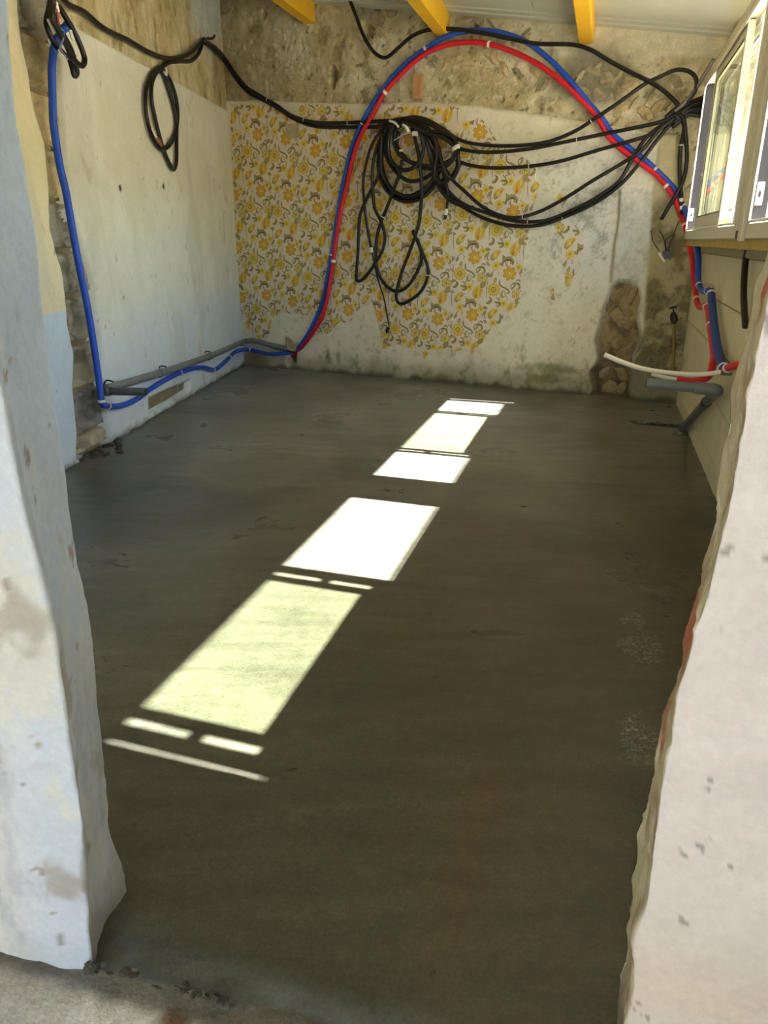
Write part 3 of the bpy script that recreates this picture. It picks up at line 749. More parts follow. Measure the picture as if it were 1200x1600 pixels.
def repeat():
    p = Print()                                   # origin at the big orange flower, y up
    # orange flower
    p.flower(0, 0, 66, 7, 0.34, DO, 1); p.flower(0, 0, 61, 7, 0.34, OR, 2); p.disc(0, 0, 32, 32, YE, 3); p.disc(0, 0, 17, 17, PA, 4); p.arc(0, 0, 20, 0, 300, 3, 4, DO, 5)
    # crescent over it
    p.arc(-20, 82, 48, -10, 185, 4, 30, BRN, 1); p.arc(-20, 86, 49, 5, 170, 2, 19, OLV, 2); p.arc(-18, 78, 46, -10, 170, 3, 5, BRN, 3)
    # ring-centred sunflower
    p.flower(-140, -150, 62, 11, 0.22, DO, 1, 0.1); p.flower(-140, -150, 58, 11, 0.22, YE, 2, 0.1); p.disc(-140, -150, 36, 36, PA, 3); p.disc(-140, -150, 25, 25, BRN, 4); p.disc(-140, -150, 19, 19, YE, 5); p.disc(-140, -150, 5, 5, BRN, 6)
    p.leaf(-130, -62, 52, 26, math.radians(75), OLV, 2, BRN); p.leaf(-130, -66, 30, 12, math.radians(75), YE, 4)
    # small six-petal flower
    p.flower(80, -185, 50, 6, 0.38, BRN, 1, 0.5); p.flower(80, -185, 45, 6, 0.38, PA, 2, 0.5); p.disc(80, -185, 16, 16, YE, 3); p.disc(80, -185, 7, 7, BRN, 4)
    for i in range(6): a = 0.5 + i * math.pi / 3; p.stroke([(80 + 14 * math.cos(a), -185 + 14 * math.sin(a)), (80 + 24 * math.cos(a), -185 + 24 * math.sin(a)), (80 + 33 * math.cos(a), -185 + 33 * math.sin(a))], 2, 5, OLV, 3)
    # large tulip
    p.leaf(45, -310, 158, 92, math.radians(64), YE, 2, DO); p.leaf(26, -322, 116, 34, math.radians(80), OR, 4); p.leaf(66, -306, 116, 26, math.radians(52), OR, 4); p.leaf(44, -330, 84, 22, math.radians(64), PA, 5); p.leaf(92, -246, 70, 46, math.radians(50), OLV, 6, BRN); p.leaf(26, -352, 46, 24, math.radians(66), DO, 6)
    # small tulip
    p.leaf(-142, -366, 120, 62, math.radians(48), YE, 2, DO); p.leaf(-118, -350, 78, 30, math.radians(24), OR, 4); p.leaf(-164, -392, 58, 34, math.radians(92), OLV, 4, BRN); p.leaf(-140, -364, 90, 22, math.radians(50), PA, 5); p.leaf(-116, -354, 26, 14, math.radians(30), DO, 6)
    # dotty little flowers
    for (x, y, r) in ((80, 55, 36), (-130, 68, 42), (-40, -272, 40)):
        p.flower(x, y, r, 9, 0.25, PA, 1); p.disc(x, y, r * 0.55, r * 0.55, YE, 2); p.disc(x, y, r * 0.25, r * 0.25, DO, 3)
    # leaves
    for (x, y, L, w, a) in ((118, 22, 48, 20, 55), (-210, -15, 44, 20, 50), (-168, -18, 42, 18, 62), (148, -160, 40, 20, 20), (-60, 140, 40, 18, 120), (98, -120, 34, 14, 100), (-212, -320, 40, 20, -10), (130, -60, 38, 16, -40), (20, -430, 40, 18, 40), (-80, -450, 36, 16, 150)):
        p.leaf(x, y, L * 1.2, w * 1.3, math.radians(a), OLV, 2, BRN)
    # scrolls
    p.stroke([(-85, -60), (-78, -110), (-40, -128), (-5, -150), (8, -172), (-10, -180), (-28, -168)], 3, 13, OLV, 2)
    p.stroke([(-85, -50), (-92, -85), (-70, -118), (-35, -135), (0, -155)], 2, 6, BRN, 3)
    p.stroke([(-45, -150), (-65, -185), (-55, -215), (-30, -205)], 3, 16, OLV, 2); p.stroke([(-40, -150), (-30, -190), (-8, -225), (-5, -250)], 2, 5, OLV, 2)
    p.stroke([(22, -110), (26, -140), (46, -122), (64, -90), (92, -100), (96, -130), (88, -150)], 3, 16, OLV, 2); p.stroke([(12, -122), (28, -98), (60, -84), (96, -92), (104, -128)], 2, 7, BRN, 3)
    p.stroke([(60, -75), (80, -58), (102, -66), (98, -80)], 3, 12, OLV, 2)
    p.stroke([(-182, -215), (-162, -238), (-172, -262), (-196, -275), (-205, -262)], 3, 22, OLV, 2); p.stroke([(-186, -212), (-158, -236), (-170, -266), (-200, -284)], 2, 6, BRN, 3)
    p.stroke([(-128, -262), (-110, -270), (-82, -268), (-76, -284), (-96, -300), (-112, -290)], 3, 20, OLV, 2); p.stroke([(-130, -258), (-100, -262), (-72, -272), (-82, -300)], 2, 6, BRN, 3)
    for (x, y) in ((-112, -228), (-98, -238), (-86, -226), (-92, -248)): p.stroke([(x, y), (x + 8, y + 6), (x + 14, y - 4)], 3, 6, BRN, 2)
    # stems and dots
    p.stroke([(10, -378), (-20, -410), (-28, -440), (-25, -470)], 3, 3, BRN, 1); p.stroke([(-30, -470), (-44, -430), (-70, -402), (-40, -398)], 3, 3, BRN, 1)
    p.stroke([(-200, -60), (-208, -140), (-204, -230)], 2, 3, BRN, 1); p.stroke([(-208, -300), (-214, -380), (-204, -460)], 2, 3, BRN, 1)
    p.stroke([(80, 28), (95, -5), (112, -30)], 2, 3, BRN, 1); p.stroke([(-130, 38), (-160, 10), (-178, -40)], 2, 3, BRN, 1)
    p.stroke([(-20, -400), (0, -396), (14, -404)], 4, 9, BRN, 1); p.stroke([(110, -215), (126, -195), (142, -170)], 2, 3, BRN, 1)
    for (x, y) in ((118, 60), (132, 66), (-108, 20), (-100, 6), (-106, -8), (124, -230), (136, -20), (120, -14), (60, -430), (70, -442)): p.disc(x, y, 5, 5, BRN, 2, 6)
    return p
def build_paper():
    rp = repeat().tris
    A = np.array([[t[0], t[1], t[2]] for t in rp], float)            # (T,3,2)
    mm = np.array([t[3] for t in rp]); ll = np.array([t[4] for t in rp])
    KX, KZ, PZ = 0.00076, 0.00073, 0.387
    cols = [(-0.216 + 0.253 * k, off) for k, off in ((1, .20), )]
    cols = [(0.037, .17), (0.290, .196), (0.541, .157), (0.793, .064), (1.046, .11), (1.30, .075), (1.55, .10), (1.79, .073), (2.055, .115), (2.31, .013), (2.56, .05), (2.81, .09)]
    for k in range(len(SEAMS) - 1):
        s0, s1 = SEAMS[k], SEAMS[k + 1]
        V = []; Fc = []; Mi = []
        # ground of the strip
        ss = np.linspace(s0, s1, int((s1 - s0) / 0.008) + 2); zz = np.arange(0.2, 2.02, 0.008)
        s, z = np.meshgrid(ss, zz)
        g = paper_g(s, z)
        lift = 0.0016 + 0.0012 * (np.exp(-(s - s0) / 0.012) + np.exp(-(s1 - s) / 0.012)) + 0.010 * sstep(0.02, 0.0, np.abs(g)) * np.clip(fbm(s * 9, z * 9, 2), 0, 1)
        def lift_at(s, z, g): return 0.0016 + 0.0012 * (np.exp(-(s - s0) / 0.012) + np.exp(-(s1 - s) / 0.012)) + 0.010 * sstep(0.02, 0.0, np.abs(g)) * np.clip(fbm(s * 9, z * 9, 2), 0, 1)
        hp = plaster_o(s, z) + lift + np.clip(g, -0.02, 0) * 0.8
        keepv = g > -0.006
        if not keepv.any(): continue
        idx = np.arange(s.size).reshape(s.shape)
        q = np.stack([idx[:-1, :-1], idx[1:, :-1], idx[1:, 1:], idx[:-1, 1:]], -1).reshape(-1, 4)
        q = q[keepv.reshape(-1)[q].any(1)]
        used = np.unique(q); rm = np.full(s.size, -1); rm[used] = np.arange(len(used))
        V = [FB.p(s, z, hp).reshape(-1, 3)[used]]; nv = len(used)
        Fc = [tuple(r) for r in rm[q]]; Mi = [0] * len(q)
        for (cx, off) in cols:
            for row in range(0, 6):
                T = A.copy()
                T[..., 0] = T[..., 0] * KX + cx; T[..., 1] = T[..., 1] * KZ + off + PZ * row
                cen = T.mean(1)
                # print belongs to the strip that the repeat's own column falls on, cut at the seams
                ok = (cen[:, 0] > s0) & (cen[:, 0] < s1)
                if not ok.any(): continue
                Tk = T[ok]; ck = cen[ok]
                gg = paper_g(ck[:, 0], ck[:, 1])
                ok2 = gg > 0.003
                if not ok2.any(): continue
                Tk = Tk[ok2]; mk = mm[ok][ok2]; lk = ll[ok][ok2]
                sv = np.clip(Tk[..., 0], s0 + 0.0005, s1 - 0.0005); zv = Tk[..., 1]
                gv = paper_g(sv, zv)
                hv = plaster_o(sv, zv) + lift_at(sv, zv, gv) + np.clip(gv, -0.02, 0) * 0.8 + 0.0005 + 0.00022 * lk[:, None]
                V.append(FB.p(sv, zv, hv).reshape(-1, 3))
                m = len(Tk)
                Fc += [(nv + 3 * i, nv + 3 * i + 1, nv + 3 * i + 2) for i in range(m)]; nv += 3 * m
                Mi += list(mk)
        o = setmesh('wallpaper_strip', np.vstack(V), Fc, PMATS, None, False, fmat=Mi)
        adopt(o, wall_back)
        if k == 0: o['label'] = 'torn retro wallpaper with yellow and orange flowers'
build_paper()

# ---- loose stones where the render has fallen away
def stone(fr, s, z, o, rs, rz, ro, m, parent, seed, name='stone'):
    rnd = np.random.RandomState(seed)
    V = []; k = 8; rows = 5
    ph = rnd.rand() * 6
    for i in range(rows + 1):
        th = math.pi * i / rows
        for j in range(k):
            a = 2 * math.pi * j / k
            r = 1 + 0.5 * (rnd.rand() - 0.5)
            x = math.sin(th) * math.cos(a); y = math.sin(th) * math.sin(a); w = math.cos(th)
            x = np.sign(x) * abs(x) ** 0.75; y = np.sign(y) * abs(y) ** 0.75
            V.append(fr.p(s + rs * r * (x * math.cos(ph) - y * math.sin(ph) * 0.6), z + rz * r * (y * math.cos(ph * 0) + 0.15 * x), o + ro * w * r))
    Fc = []
    for i in range(rows):
        for j in range(k):
            j2 = (j + 1) % k
            Fc.append((i * k + j, i * k + j2, (i + 1) * k + j2, (i + 1) * k + j))
    ob = setmesh(name, V, Fc, m, None, False)
    adopt(ob, parent); return ob
sd = 100
for (x, y, w, h, m) in [(572, 22, 13, 9, 0), (592, 30, 14, 10, 0), (566, 44, 9, 9, 1), (598, 52, 12, 8, 1), (580, 66, 10, 7, 0), (612, 20, 12, 8, 0),
        (728, 34, 15, 11, 0), (748, 30, 12, 9, 0), (768, 38, 11, 7, 0), (742, 60, 10, 6, 0), (758, 64, 12, 5, 1), (786, 64, 12, 7, 0), (806, 70, 10, 6, 0), (822, 54, 12, 6, 0),
        (770, 92, 14, 9, 1), (790, 108, 13, 9, 1), (812, 118, 12, 8, 0), (838, 112, 10, 7, 1), (850, 134, 11, 8, 0), (866, 120, 10, 8, 0), (700, 100, 14, 9, 1), (680, 98, 11, 8, 0),
        (888, 140, 12, 8, 0), (905, 122, 11, 8, 0), (912, 150, 12, 9, 0), (930, 108, 12, 9, 0), (950, 125, 12, 9, 0), (940, 150, 13, 9, 0), (968, 118, 11, 7, 1), (985, 130, 12, 8, 1), (965, 146, 10, 8, 0),
        (972, 175, 14, 9, 1), (992, 160, 12, 10, 1), (1010, 178, 13, 9, 1), (1018, 150, 13, 11, 0), (1040, 135, 15, 12, 0), (1058, 128, 12, 10, 0), (1030, 168, 11, 8, 1), (960, 195, 10, 7, 1), (985, 200, 10, 7, 1), (1048, 160, 12, 9, 0),
        (968, 458, 11, 9, 0), (988, 462, 9, 11, 1), (960, 478, 11, 8, 1), (982, 484, 12, 8, 0), (956, 498, 9, 8, 0), (976, 506, 12, 7, 1), (992, 508, 7, 7, 0), (966, 534, 12, 8, 1), (984, 545, 10, 9, 0), (948, 545, 9, 9, 0), (962, 560, 12, 8, 0), (945, 582, 9, 9, 1), (972, 584, 11, 9, 0), (952, 604, 11, 8, 0), (972, 606, 9, 8, 0)]:
    o_in = -0.042 if y > 400 else -0.024
    s, z = FB.sz(x, y, o_in)
    stone(FB, s, z, o_in, w * 0.0052, h * 0.0056, 0.034, [M_stone, M_stone2, M_stone3][m if y < 400 else 2], wall_back, sd); sd += 1
# the reddish timber plug and the torn grey flap by the pipe hole
s0, z0 = FB.sz(648, 156); s1, z1 = FB.sz(661, 116)
b = MB(); b.fbox(FB, s0, s1, z0, z1, -0.02, 0.032); pl = b.build('timber_plug', M_wood, wall_back); pl['label'] = 'short reddish timber plug let into the wall'
b = MB(); q = [FB.at(x, y, 0.03) for x, y in ((446, 527), (456, 531), (465, 545), (461, 549), (451, 545))]; q2 = [p + FB.n * 0.02 * (i - 1) * 0.5 - FB.n * 0.004 for i, p in enumerate(q)]
b.add(q + q2, [(0, 1, 2, 3, 4), (9, 8, 7, 6, 5)] + [(i, (i + 1) % 5, (i + 1) % 5 + 5, i + 5) for i in range(5)]); b.build('torn_flap', M_stone, wall_back)
s0, z0 = FB.sz(449, 217); s1, z1 = FB.sz(469, 193)
b = MB(); b.fbox(FB, s0, s1, z0, z1, 0.0, 0.022); b.build('wall_patch', M_stone2, wall_back)

# ---- left wall ---------------------------------------------------------------
chase_l = [(30, 66), (39, 112), (49, 169), (66, 225), (69, 262), (73, 300), (74, 358), (94, 426), (102, 510), (112, 552), (110, 610), (116, 667), (116, 720)]
chase_r = [(174, 720), (172, 680), (165, 641), (161, 597), (157, 550), (148, 497), (147, 447), (122, 360), (110, 326), (101, 234), (98, 178), (92, 110), (90, 30), (95, -60)]
CHASE = FL.poly([(20, -60), (24, 20)] + chase_l + chase_r)
LPATCH = FL.poly([(229, 622), (262, 606), (297, 592), (293, 612), (262, 632), (230, 648)])
ltop = FL.poly([(123, 47), (200, 88), (280, 132), (353, 172)])
LTOPZ = float(np.mean([p[1] for p in ltop]))
SL0 = 1.2
def build_left():
    ss = np.arange(SL0, LEFTLEN + 0.03, 0.009); zz = np.arange(-0.03, 2.72, 0.009)
    s, z = np.meshgrid(ss, zz)
    gc = sdf(CHASE, s, z) + 0.015 * fbm(s * 16, z * 16, 4, 4)
    gp = sdf(LPATCH, s, z) + 0.006 * fbm(s * 30, z * 30, 2)
    top_z = np.interp(s, [p[0] for p in ltop], [p[1] for p in ltop])
    h = 0.014 * fbm(s * 5, z * 3, 2, 5) + 0.008 * (ridged(s * 12, z * 5, 5) - 0.6) + 0.004 * fbm(s * 40, z * 22, 1, 3) + 0.006
    h = np.where(z < top_z - 0.05, h - 0.014, h)
    inch = sstep(-0.01, 0.02, gc)
    h = h * (1 - inch) + inch * (-0.05)
    h = h - 0.018 * sstep(-0.01, 0.01, gp)
    c = mixc(lin(196, 178, 132), lin(214, 200, 160), sstep(-0.1, 0.15, fbm(s * 6, z * 3, 3)))
    c = mixc(c, lin(158, 138, 96), sstep(0.03, 0.2, fbm(s * 14, z * 6, 6, 5, 0.65)) * 0.8)
    a, b = FL.sz(320, 20)
    c = mixc(c, lin(190, 196, 186), sstep(0.42, 0.2, np.hypot((s - a) * 0.8, (z - b - 0.1)) + 0.22 * fbm(s * 8, z * 8, 5)) * 0.9)
    c = mixc(c, lin(140, 130, 104), sstep(-0.01, 0.02, gp))
    c = mixc(c, lin(150, 134, 104), inch)
    P = FL.p(s, z, h)
    top = zc(P @ N)
    adopt(gridmesh('rubble_face', P, M_rough, P[..., 2] < top + 0.01, col=c), wall_left)
    g = np.minimum(top_z - z, 99) + 0.005 * fbm(s * 12, z * 12, 2)
    g = np.minimum(g, -gc); g = np.minimum(g, -gp)
    # bitten lower edge just above the screed
    g = np.minimum(g, z - 0.006 + 0.03 * fbm(s * 14, z * 14, 3))
    relief = 0.004 * fbm(s * 1.6, z * 1.6, 6) + 0.0012 * fbm(s * 18, z * 18, 1)
    hp = 0.014 + relief + np.clip(g, -0.05, 0) * 2.0 + (np.clip(g, 0, 0.01) - 0.01) * 0.5
    c = mixc(lin(228, 224, 206), lin(234, 232, 218), sstep(-0.1, 0.1, fbm(s * 3, z * 2, 4)))
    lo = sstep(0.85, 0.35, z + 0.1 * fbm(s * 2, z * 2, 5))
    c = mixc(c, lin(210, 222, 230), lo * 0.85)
    near = sstep(0.02, -0.02, s - np.interp(z, [p[1] for p in FL.poly(chase_l)][::-1], [p[0] for p in FL.poly(chase_l)][::-1]))
    c = mixc(c, lin(230, 216, 176), near * sstep(0.69, 0.71, z) * 0.9)
    c = mixc(c, lin(196, 212, 226), near * sstep(0.71, 0.69, z) * 0.9)
    fl = sstep(0.21, 0.29, fbm(s * 9, z * 4, 7, 5, 0.7))
    c = mixc(c, lin(176, 166, 140), fl * 0.5)
    sp = sstep(0.26, 0.33, fbm(s * 30, z * 12, 2, 4, 0.7))
    c = mixc(c, lin(120, 104, 80), sp * 0.6)
    c = mixc(c, lin(196, 192, 178), sstep(0.03, 0.2, fbm(s * 5, z * 1.3, 1)) * 0.35)
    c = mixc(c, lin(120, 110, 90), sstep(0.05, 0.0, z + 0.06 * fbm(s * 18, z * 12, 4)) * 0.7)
    for (x, y) in ((184, 294), (252, 291)):
        a, b = FL.sz(x, y); c = mixc(c, lin(80, 66, 50), sstep(0.022, 0.012, np.hypot(s - a, z - b)))
    P = FL.p(s, z, hp)
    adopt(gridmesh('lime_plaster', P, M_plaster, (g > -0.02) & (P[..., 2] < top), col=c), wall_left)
build_left()
# concrete blocks laid bare in the chase, one by one
def face_block(fr, s0, s1, z0, z1, o, depth, colr, grooves, parent, seed, name):
    k, m = 22, 18
    s, z = np.meshgrid(np.linspace(0, 1, k), np.linspace(0, 1, m))
    edge = np.minimum(np.minimum(s, 1 - s) * (s1 - s0), np.minimum(z, 1 - z) * (z1 - z0))
    S = s0 + (s1 - s0) * s; Zv = z0 + (z1 - z0) * z
    h = o - 0.014 * sstep(0.014, 0.0, edge) + 0.012 * fbm(S * 18, Zv * 18, seed) + 0.005 * fbm(S * 60, Zv * 60, seed + 1)
    for (gc, gw) in grooves:
        h = h - 0.030 * sstep(1.0, 0.7, np.hypot((s - gc) / gw, np.maximum(0, np.abs(z - 0.5) - 0.25) / 0.15))
    rim = (s == 0) | (s == 1) | (z == 0) | (z == 1)
    h = np.where(rim, o - depth, h)
    c = mixc(np.array(colr), np.array(colr) * 0.62, sstep(-0.05, 0.15, fbm(S * 14, Zv * 14, seed + 2)))
    c = mixc(c, np.array(colr) * 1.3, sstep(0.08, 0.2, fbm(S * 22, Zv * 22, seed + 3)) * 0.6)
    ob = gridmesh(name, fr.p(S, Zv, h), M_block, col=c); adopt(ob, parent); return ob
joints = [0.012, 0.10, 0.317, 0.535, 0.753, 0.953, 1.17, 1.385, 1.60, 1.81, 2.03, 2.25, 2.46]
dk, md, lt, be = lin(140, 134, 120), lin(164, 156, 136), lin(188, 178, 152), lin(206, 186, 144)
ccol = [lt, lin(140, 138, 130), md, md, md, md, be, be, lin(176, 160, 122), lin(150, 144, 128), lin(142, 138, 124), md]
cpx = np.array(CHASE)
for i in range(len(joints) - 1):
    z0, z1 = joints[i] + 0.006, joints[i + 1] - 0.006
    zz = np.linspace(z0, z1, 5); smin, smax = 9, -9
    for zq in zz:
        for (a, b) in zip(CHASE, CHASE[1:] + CHASE[:1]):
            if (a[1] - zq) * (b[1] - zq) < 0:
                t = (zq - a[1]) / (b[1] - a[1]); sx = a[0] + t * (b[0] - a[0]); smin = min(smin, sx); smax = max(smax, sx)
    if smax < smin: continue
    gr = [[(0.35, 0.13), (0.68, 0.13)], [(0.5, 0.2)], [(0.42, 0.2)], [(0.45, 0.2)], [], [(0.6, 0.16)], [], [], [(0.4, 0.16)], [(0.45, 0.22)], [(0.45, 0.22)], []][i]
    face_block(FL, smin - 0.03, smax + 0.03, z0, z1, -0.016, 0.06, ccol[i], gr, wall_left, i + 1, 'concrete_block' if i < 6 else 'hollow_brick' if i < 8 else 'concrete_block')
# crumbs of mortar heaped at the foot of the chase
rnd = random.Random(5)
for i in range(46):
    x = rnd.uniform(108, 190); y = rnd.uniform(692, 716) - (x - 108) * 0.16 + 6
    P = on_floor(x, y); r = rnd.uniform(0.006, 0.018)
    s = (P - FL.O) @ FL.t; o = (P - FL.O) @ FL.n
    if o < 0.004: o = 0.004
    ob = stone(FL, s, 0.004, o, r, r * 0.7, r, M_rubble, wall_left, 900 + i, 'mortar_crumb')

# ---- window wall ----------------------------------------------------------------
wall_right = MB()
wall_right.box(0.30, 5.45, 0.545, 0.735, -0.1, 0.945)
wall_right.hexa([W(0.30, 0.545, 1.86), W(5.45, 0.545, 1.86), W(5.45, 0.735, 1.86), W(0.30, 0.735, 1.86), W(0.30, 0.545, zc(0.545)), W(5.45, 0.545, zc(0.545)), W(5.45, 0.735, zc(0.735)), W(0.30, 0.735, zc(0.735))])
wall_right.box(4.70, 5.45, 0.545, 0.735, 0.945, 1.86); wall_right.box(0.30, 0.985, 0.545, 0.735, 0.945, 1.86)
wall_right = tag(wall_right.build('wall_right', M_mortar), 'low cream block wall under the windows on the right', kind='structure')
rows = [-0.02, 0.10, 0.317, 0.525, 0.727, 0.935]
for r in range(5):
    u0 = 0.76 - (0.25 if r % 2 else 0.0) + 0.08 * r
    while u0 < 5.05:
        a = max(u0, 0.745); e = min(u0 + 0.52, 5.06)
        if e - a > 0.05:
            bb = MB(); bb.bbox(a + 0.002, e - 0.002, 0.526 + 0.003 * rnd.random(), 0.56, rows[r] + 0.002, rows[r + 1] - 0.002, 0.005)
            bb.build('wall_block', M_cream, wall_right)
        u0 += 0.52
# upright blocks of the corner pier beside the far window
for (z0, z1) in ((0.97, 1.16), (1.165, 1.37), (1.375, 1.58), (1.585, 1.79), (1.795, 2.03)):
    bb = MB(); bb.bbox(4.71, 5.06, 0.527, 0.56, z0, z1, 0.004); bb.build('wall_block', M_cream, wall_right)
bb = MB(); bb.bbox(0.86, 5.05, 0.495, 0.735, 0.937, 0.968, 0.004); sill = bb.build('window_ledge', M_mortar, wall_right); sill['label'] = 'thin grey cement ledge capping the block wall'
# added unseen wall in line with the window wall, keeps sun off the jambs
bb = MB(); bb.hexa([W(-4.4, 0.66, -0.12), W(0.30, 0.66, -0.12), W(0.30, 0.82, -0.12), W(-4.4, 0.82, -0.12), W(-4.4, 0.66, 2.06), W(0.30, 0.66, 2.06), W(0.30, 0.82, 2.03), W(-4.4, 0.82, 2.03)])
tag(bb.build('wall_added_right', M_added_wall), 'added unseen white wall beside the door, keeping sun off the jambs', kind='structure')

bb = MB(); bb.hexa([W(-4.4, -2.6, 2.60), W(0.55, -2.6, 2.60), W(0.55, 0.85, 2.07), W(-4.4, 0.85, 2.07), W(-4.4, -2.6, 2.65), W(0.55, -2.6, 2.65), W(0.55, 0.85, 2.12), W(-4.4, 0.85, 2.12)])  # added unseen roof, cuts the sky light falling on the jambs
_c = bb.build('ceiling_added', M_ceil)
pw = MB(); pw.box(-4.4, 0.60, -2.62, -2.45, -0.12, 2.58)  # added unseen side wall, closes in the camera side to dim the jambs
tag(pw.build('wall_added_left', M_added_wall), 'added unseen white side wall, dimming the light on the door jambs', kind='structure')
tag(_c, 'added unseen roof sheet, dimming the sky light on the door jambs', kind='structure')
bt = MB(); bt.bbox(0.87, 4.76, 0.432, 0.56, 0.970, 1.008, 0.003)
tag(bt.build('window_batten', M_batten), 'yellowish timber batten wedged under the window frames', 'batten')

def window(name, u0, u1, sashes, label):
    root = empty(name, W((u0 + u1) / 2, 0.45, 1.004)); tag(root, label, kind='structure')
    z0, z1 = 1.004, 1.815; n0, n1 = 0.412, 0.502; w = 0.046
    f = MB()
    f.bbox(u0, u1, n0, n1, z0, z0 + w, 0.003); f.bbox(u0, u1, n0, n1, z1 - w, z1, 0.003)
    f.bbox(u0, u0 + w, n0, n1, z0 + w, z1 - w, 0.003); f.bbox(u1 - w, u1, n0, n1, z0 + w, z1 - w, 0.003)
    fr = f.build('frame', M_alu, root)
    t = MB()                                                     # white lips and track ribs inside the frame
    for nn in (0.4085, 0.4555):
        t.bbox(u0 + w, u1 - w, nn, nn + 0.004, z0 + w, z0 + w + 0.008, 0.001)
        t.bbox(u0 + w, u1 - w, nn, nn + 0.004, z1 - w - 0.02, z1 - w, 0.001)
        for ue in (u0 + w, u1 - w - 0.004): t.bbox(ue, ue + 0.004, nn, nn + 0.006, z0 + w, z1 - w, 0.001)
    tr = t.build('track', M_aluw, root)
    gk = MB()
    for ue in (u0 + w, u1 - w - 0.003): gk.bbox(ue, ue + 0.003, 0.416, 0.4995, z0 + w, z1 - w, 0.0005)
    gk.build('brush_seal', M_gasket, root)
    for (a, e, na, nb, sw, rb, m, locks) in sashes:
        sr = empty('sash', W((a + e) / 2, na, z0 + w)); adopt(sr, root)
        zb, zt = z0 + w + 0.002, z1 - w - 0.004
        s = MB()
        s.bbox(a, a + sw, na, nb, zb, zt, 0.002); s.bbox(e - sw, e, na, nb, zb, zt, 0.002)
        s.bbox(a + sw, e - sw, na, nb, zb, zb + rb, 0.002); s.bbox(a + sw, e - sw, na, nb, zt - 0.048, zt, 0.002)
        o = s.build('sash_frame', m); o.parent = sr; o.matrix_parent_inverse = Matrix.Translation(Vector(W((a + e) / 2, na, z0 + w))).inverted()
        g = MB(); nm = (na + nb) / 2
        g.box(a + sw - 0.004, e - sw + 0.004, nm - 0.002, nm + 0.002, zb + rb - 0.004, zt - 0.044)
        o = g.build('pane', M_glass); o.parent = sr; o.matrix_parent_inverse = Matrix.Translation(Vector(W((a + e) / 2, na, z0 + w))).inverted()
        k = MB()
        for nn in (na + 0.003, nb - 0.006):
            k.bbox(a + sw, a + sw + 0.007, nn, nn + 0.003, zb + rb, zt - 0.048, 0.0005); k.bbox(e - sw - 0.007, e - sw, nn, nn + 0.003, zb + rb, zt - 0.048, 0.0005)
            k.bbox(a + sw, e - sw, nn, nn + 0.003, zb + rb, zb + rb + 0.006, 0.0005); k.bbox(a + sw, e - sw, nn, nn + 0.003, zt - 0.054, zt - 0.048, 0.0005)
        o = k.build('glazing_gasket', M_gasket); o.parent = sr; o.matrix_parent_inverse = Matrix.Translation(Vector(W((a + e) / 2, na, z0 + w))).inverted()
        for (ul, zl) in locks:
            l = MB(); l.bbox(ul - 0.022, ul + 0.022, na - 0.004, nb + 0.002, zl - 0.005, zl + 0.005, 0.002)
            o = l.build('lock_catch', M_lock); o.parent = sr; o.matrix_parent_inverse = Matrix.Translation(Vector(W((a + e) / 2, na, z0 + w))).inverted()
    # striker plates on the end posts
    for ue, uo in ((u1 - w - 0.006, 0), (u0 + w, 1)):
        l = MB(); l.bbox(ue, ue + 0.006, 0.418, 0.438, 1.10, 1.165, 0.001); pl = l.build('striker_plate', M_lock, root)
        l = MB(); l.bbox(ue - 0.001, ue + 0.007, 0.424, 0.432, 1.122, 1.140, 0.001); o = l.build('keyhole', M_gasket, pl)
        for zs in (1.108, 1.157):
            l = MB(); l.tube([W(ue - 0.001, 0.428, zs), W(ue + 0.007, 0.428, zs)], 0.0035, 8); l.build('screw', M_screw, pl)
    return root
SH = 0.04
window('window_1', 2.935 - SH, 4.735 - SH, [(3.435 - SH, 4.325 - SH, 0.418, 0.446, 0.030, 0.055, M_alu, [(4.327 - SH, 1.31), (3.43 - SH, 1.31)]), (3.385 - SH, 4.365 - SH, 0.460, 0.488, 0.030, 0.06, M_aluw, [])],
       'far sliding window with beige frame and both sashes pushed to the middle')
window('window_2', 0.985 - SH, 2.715 - SH, [(1.122 - SH, 1.892 - SH, 0.418, 0.446, 0.036, 0.072, M_alu, [(1.905 - SH, 1.285), (1.112 - SH, 1.285)]), (1.042 - SH, 1.966 - SH, 0.460, 0.488, 0.05, 0.10, M_aluw, [])],
       'near sliding window, half hidden behind the right door jamb')
mu = MB(); mu.bbox(2.717 - SH, 2.933 - SH, 0.420, 0.50, 1.004, 1.815, 0.003); mu.bbox(2.735 - SH, 2.80 - SH, 0.404, 0.42, 0.996, 1.82, 0.003); 
mul = tag(mu.build('trim_2', M_alu), 'beige aluminium coupling post between the two windows', kind='structure')
e = MB(); e.bbox(2.86 - SH, 2.90 - SH, 0.412, 0.42, 1.004, 1.03, 0.001); e.build('end_plug', M_gasket, mul)

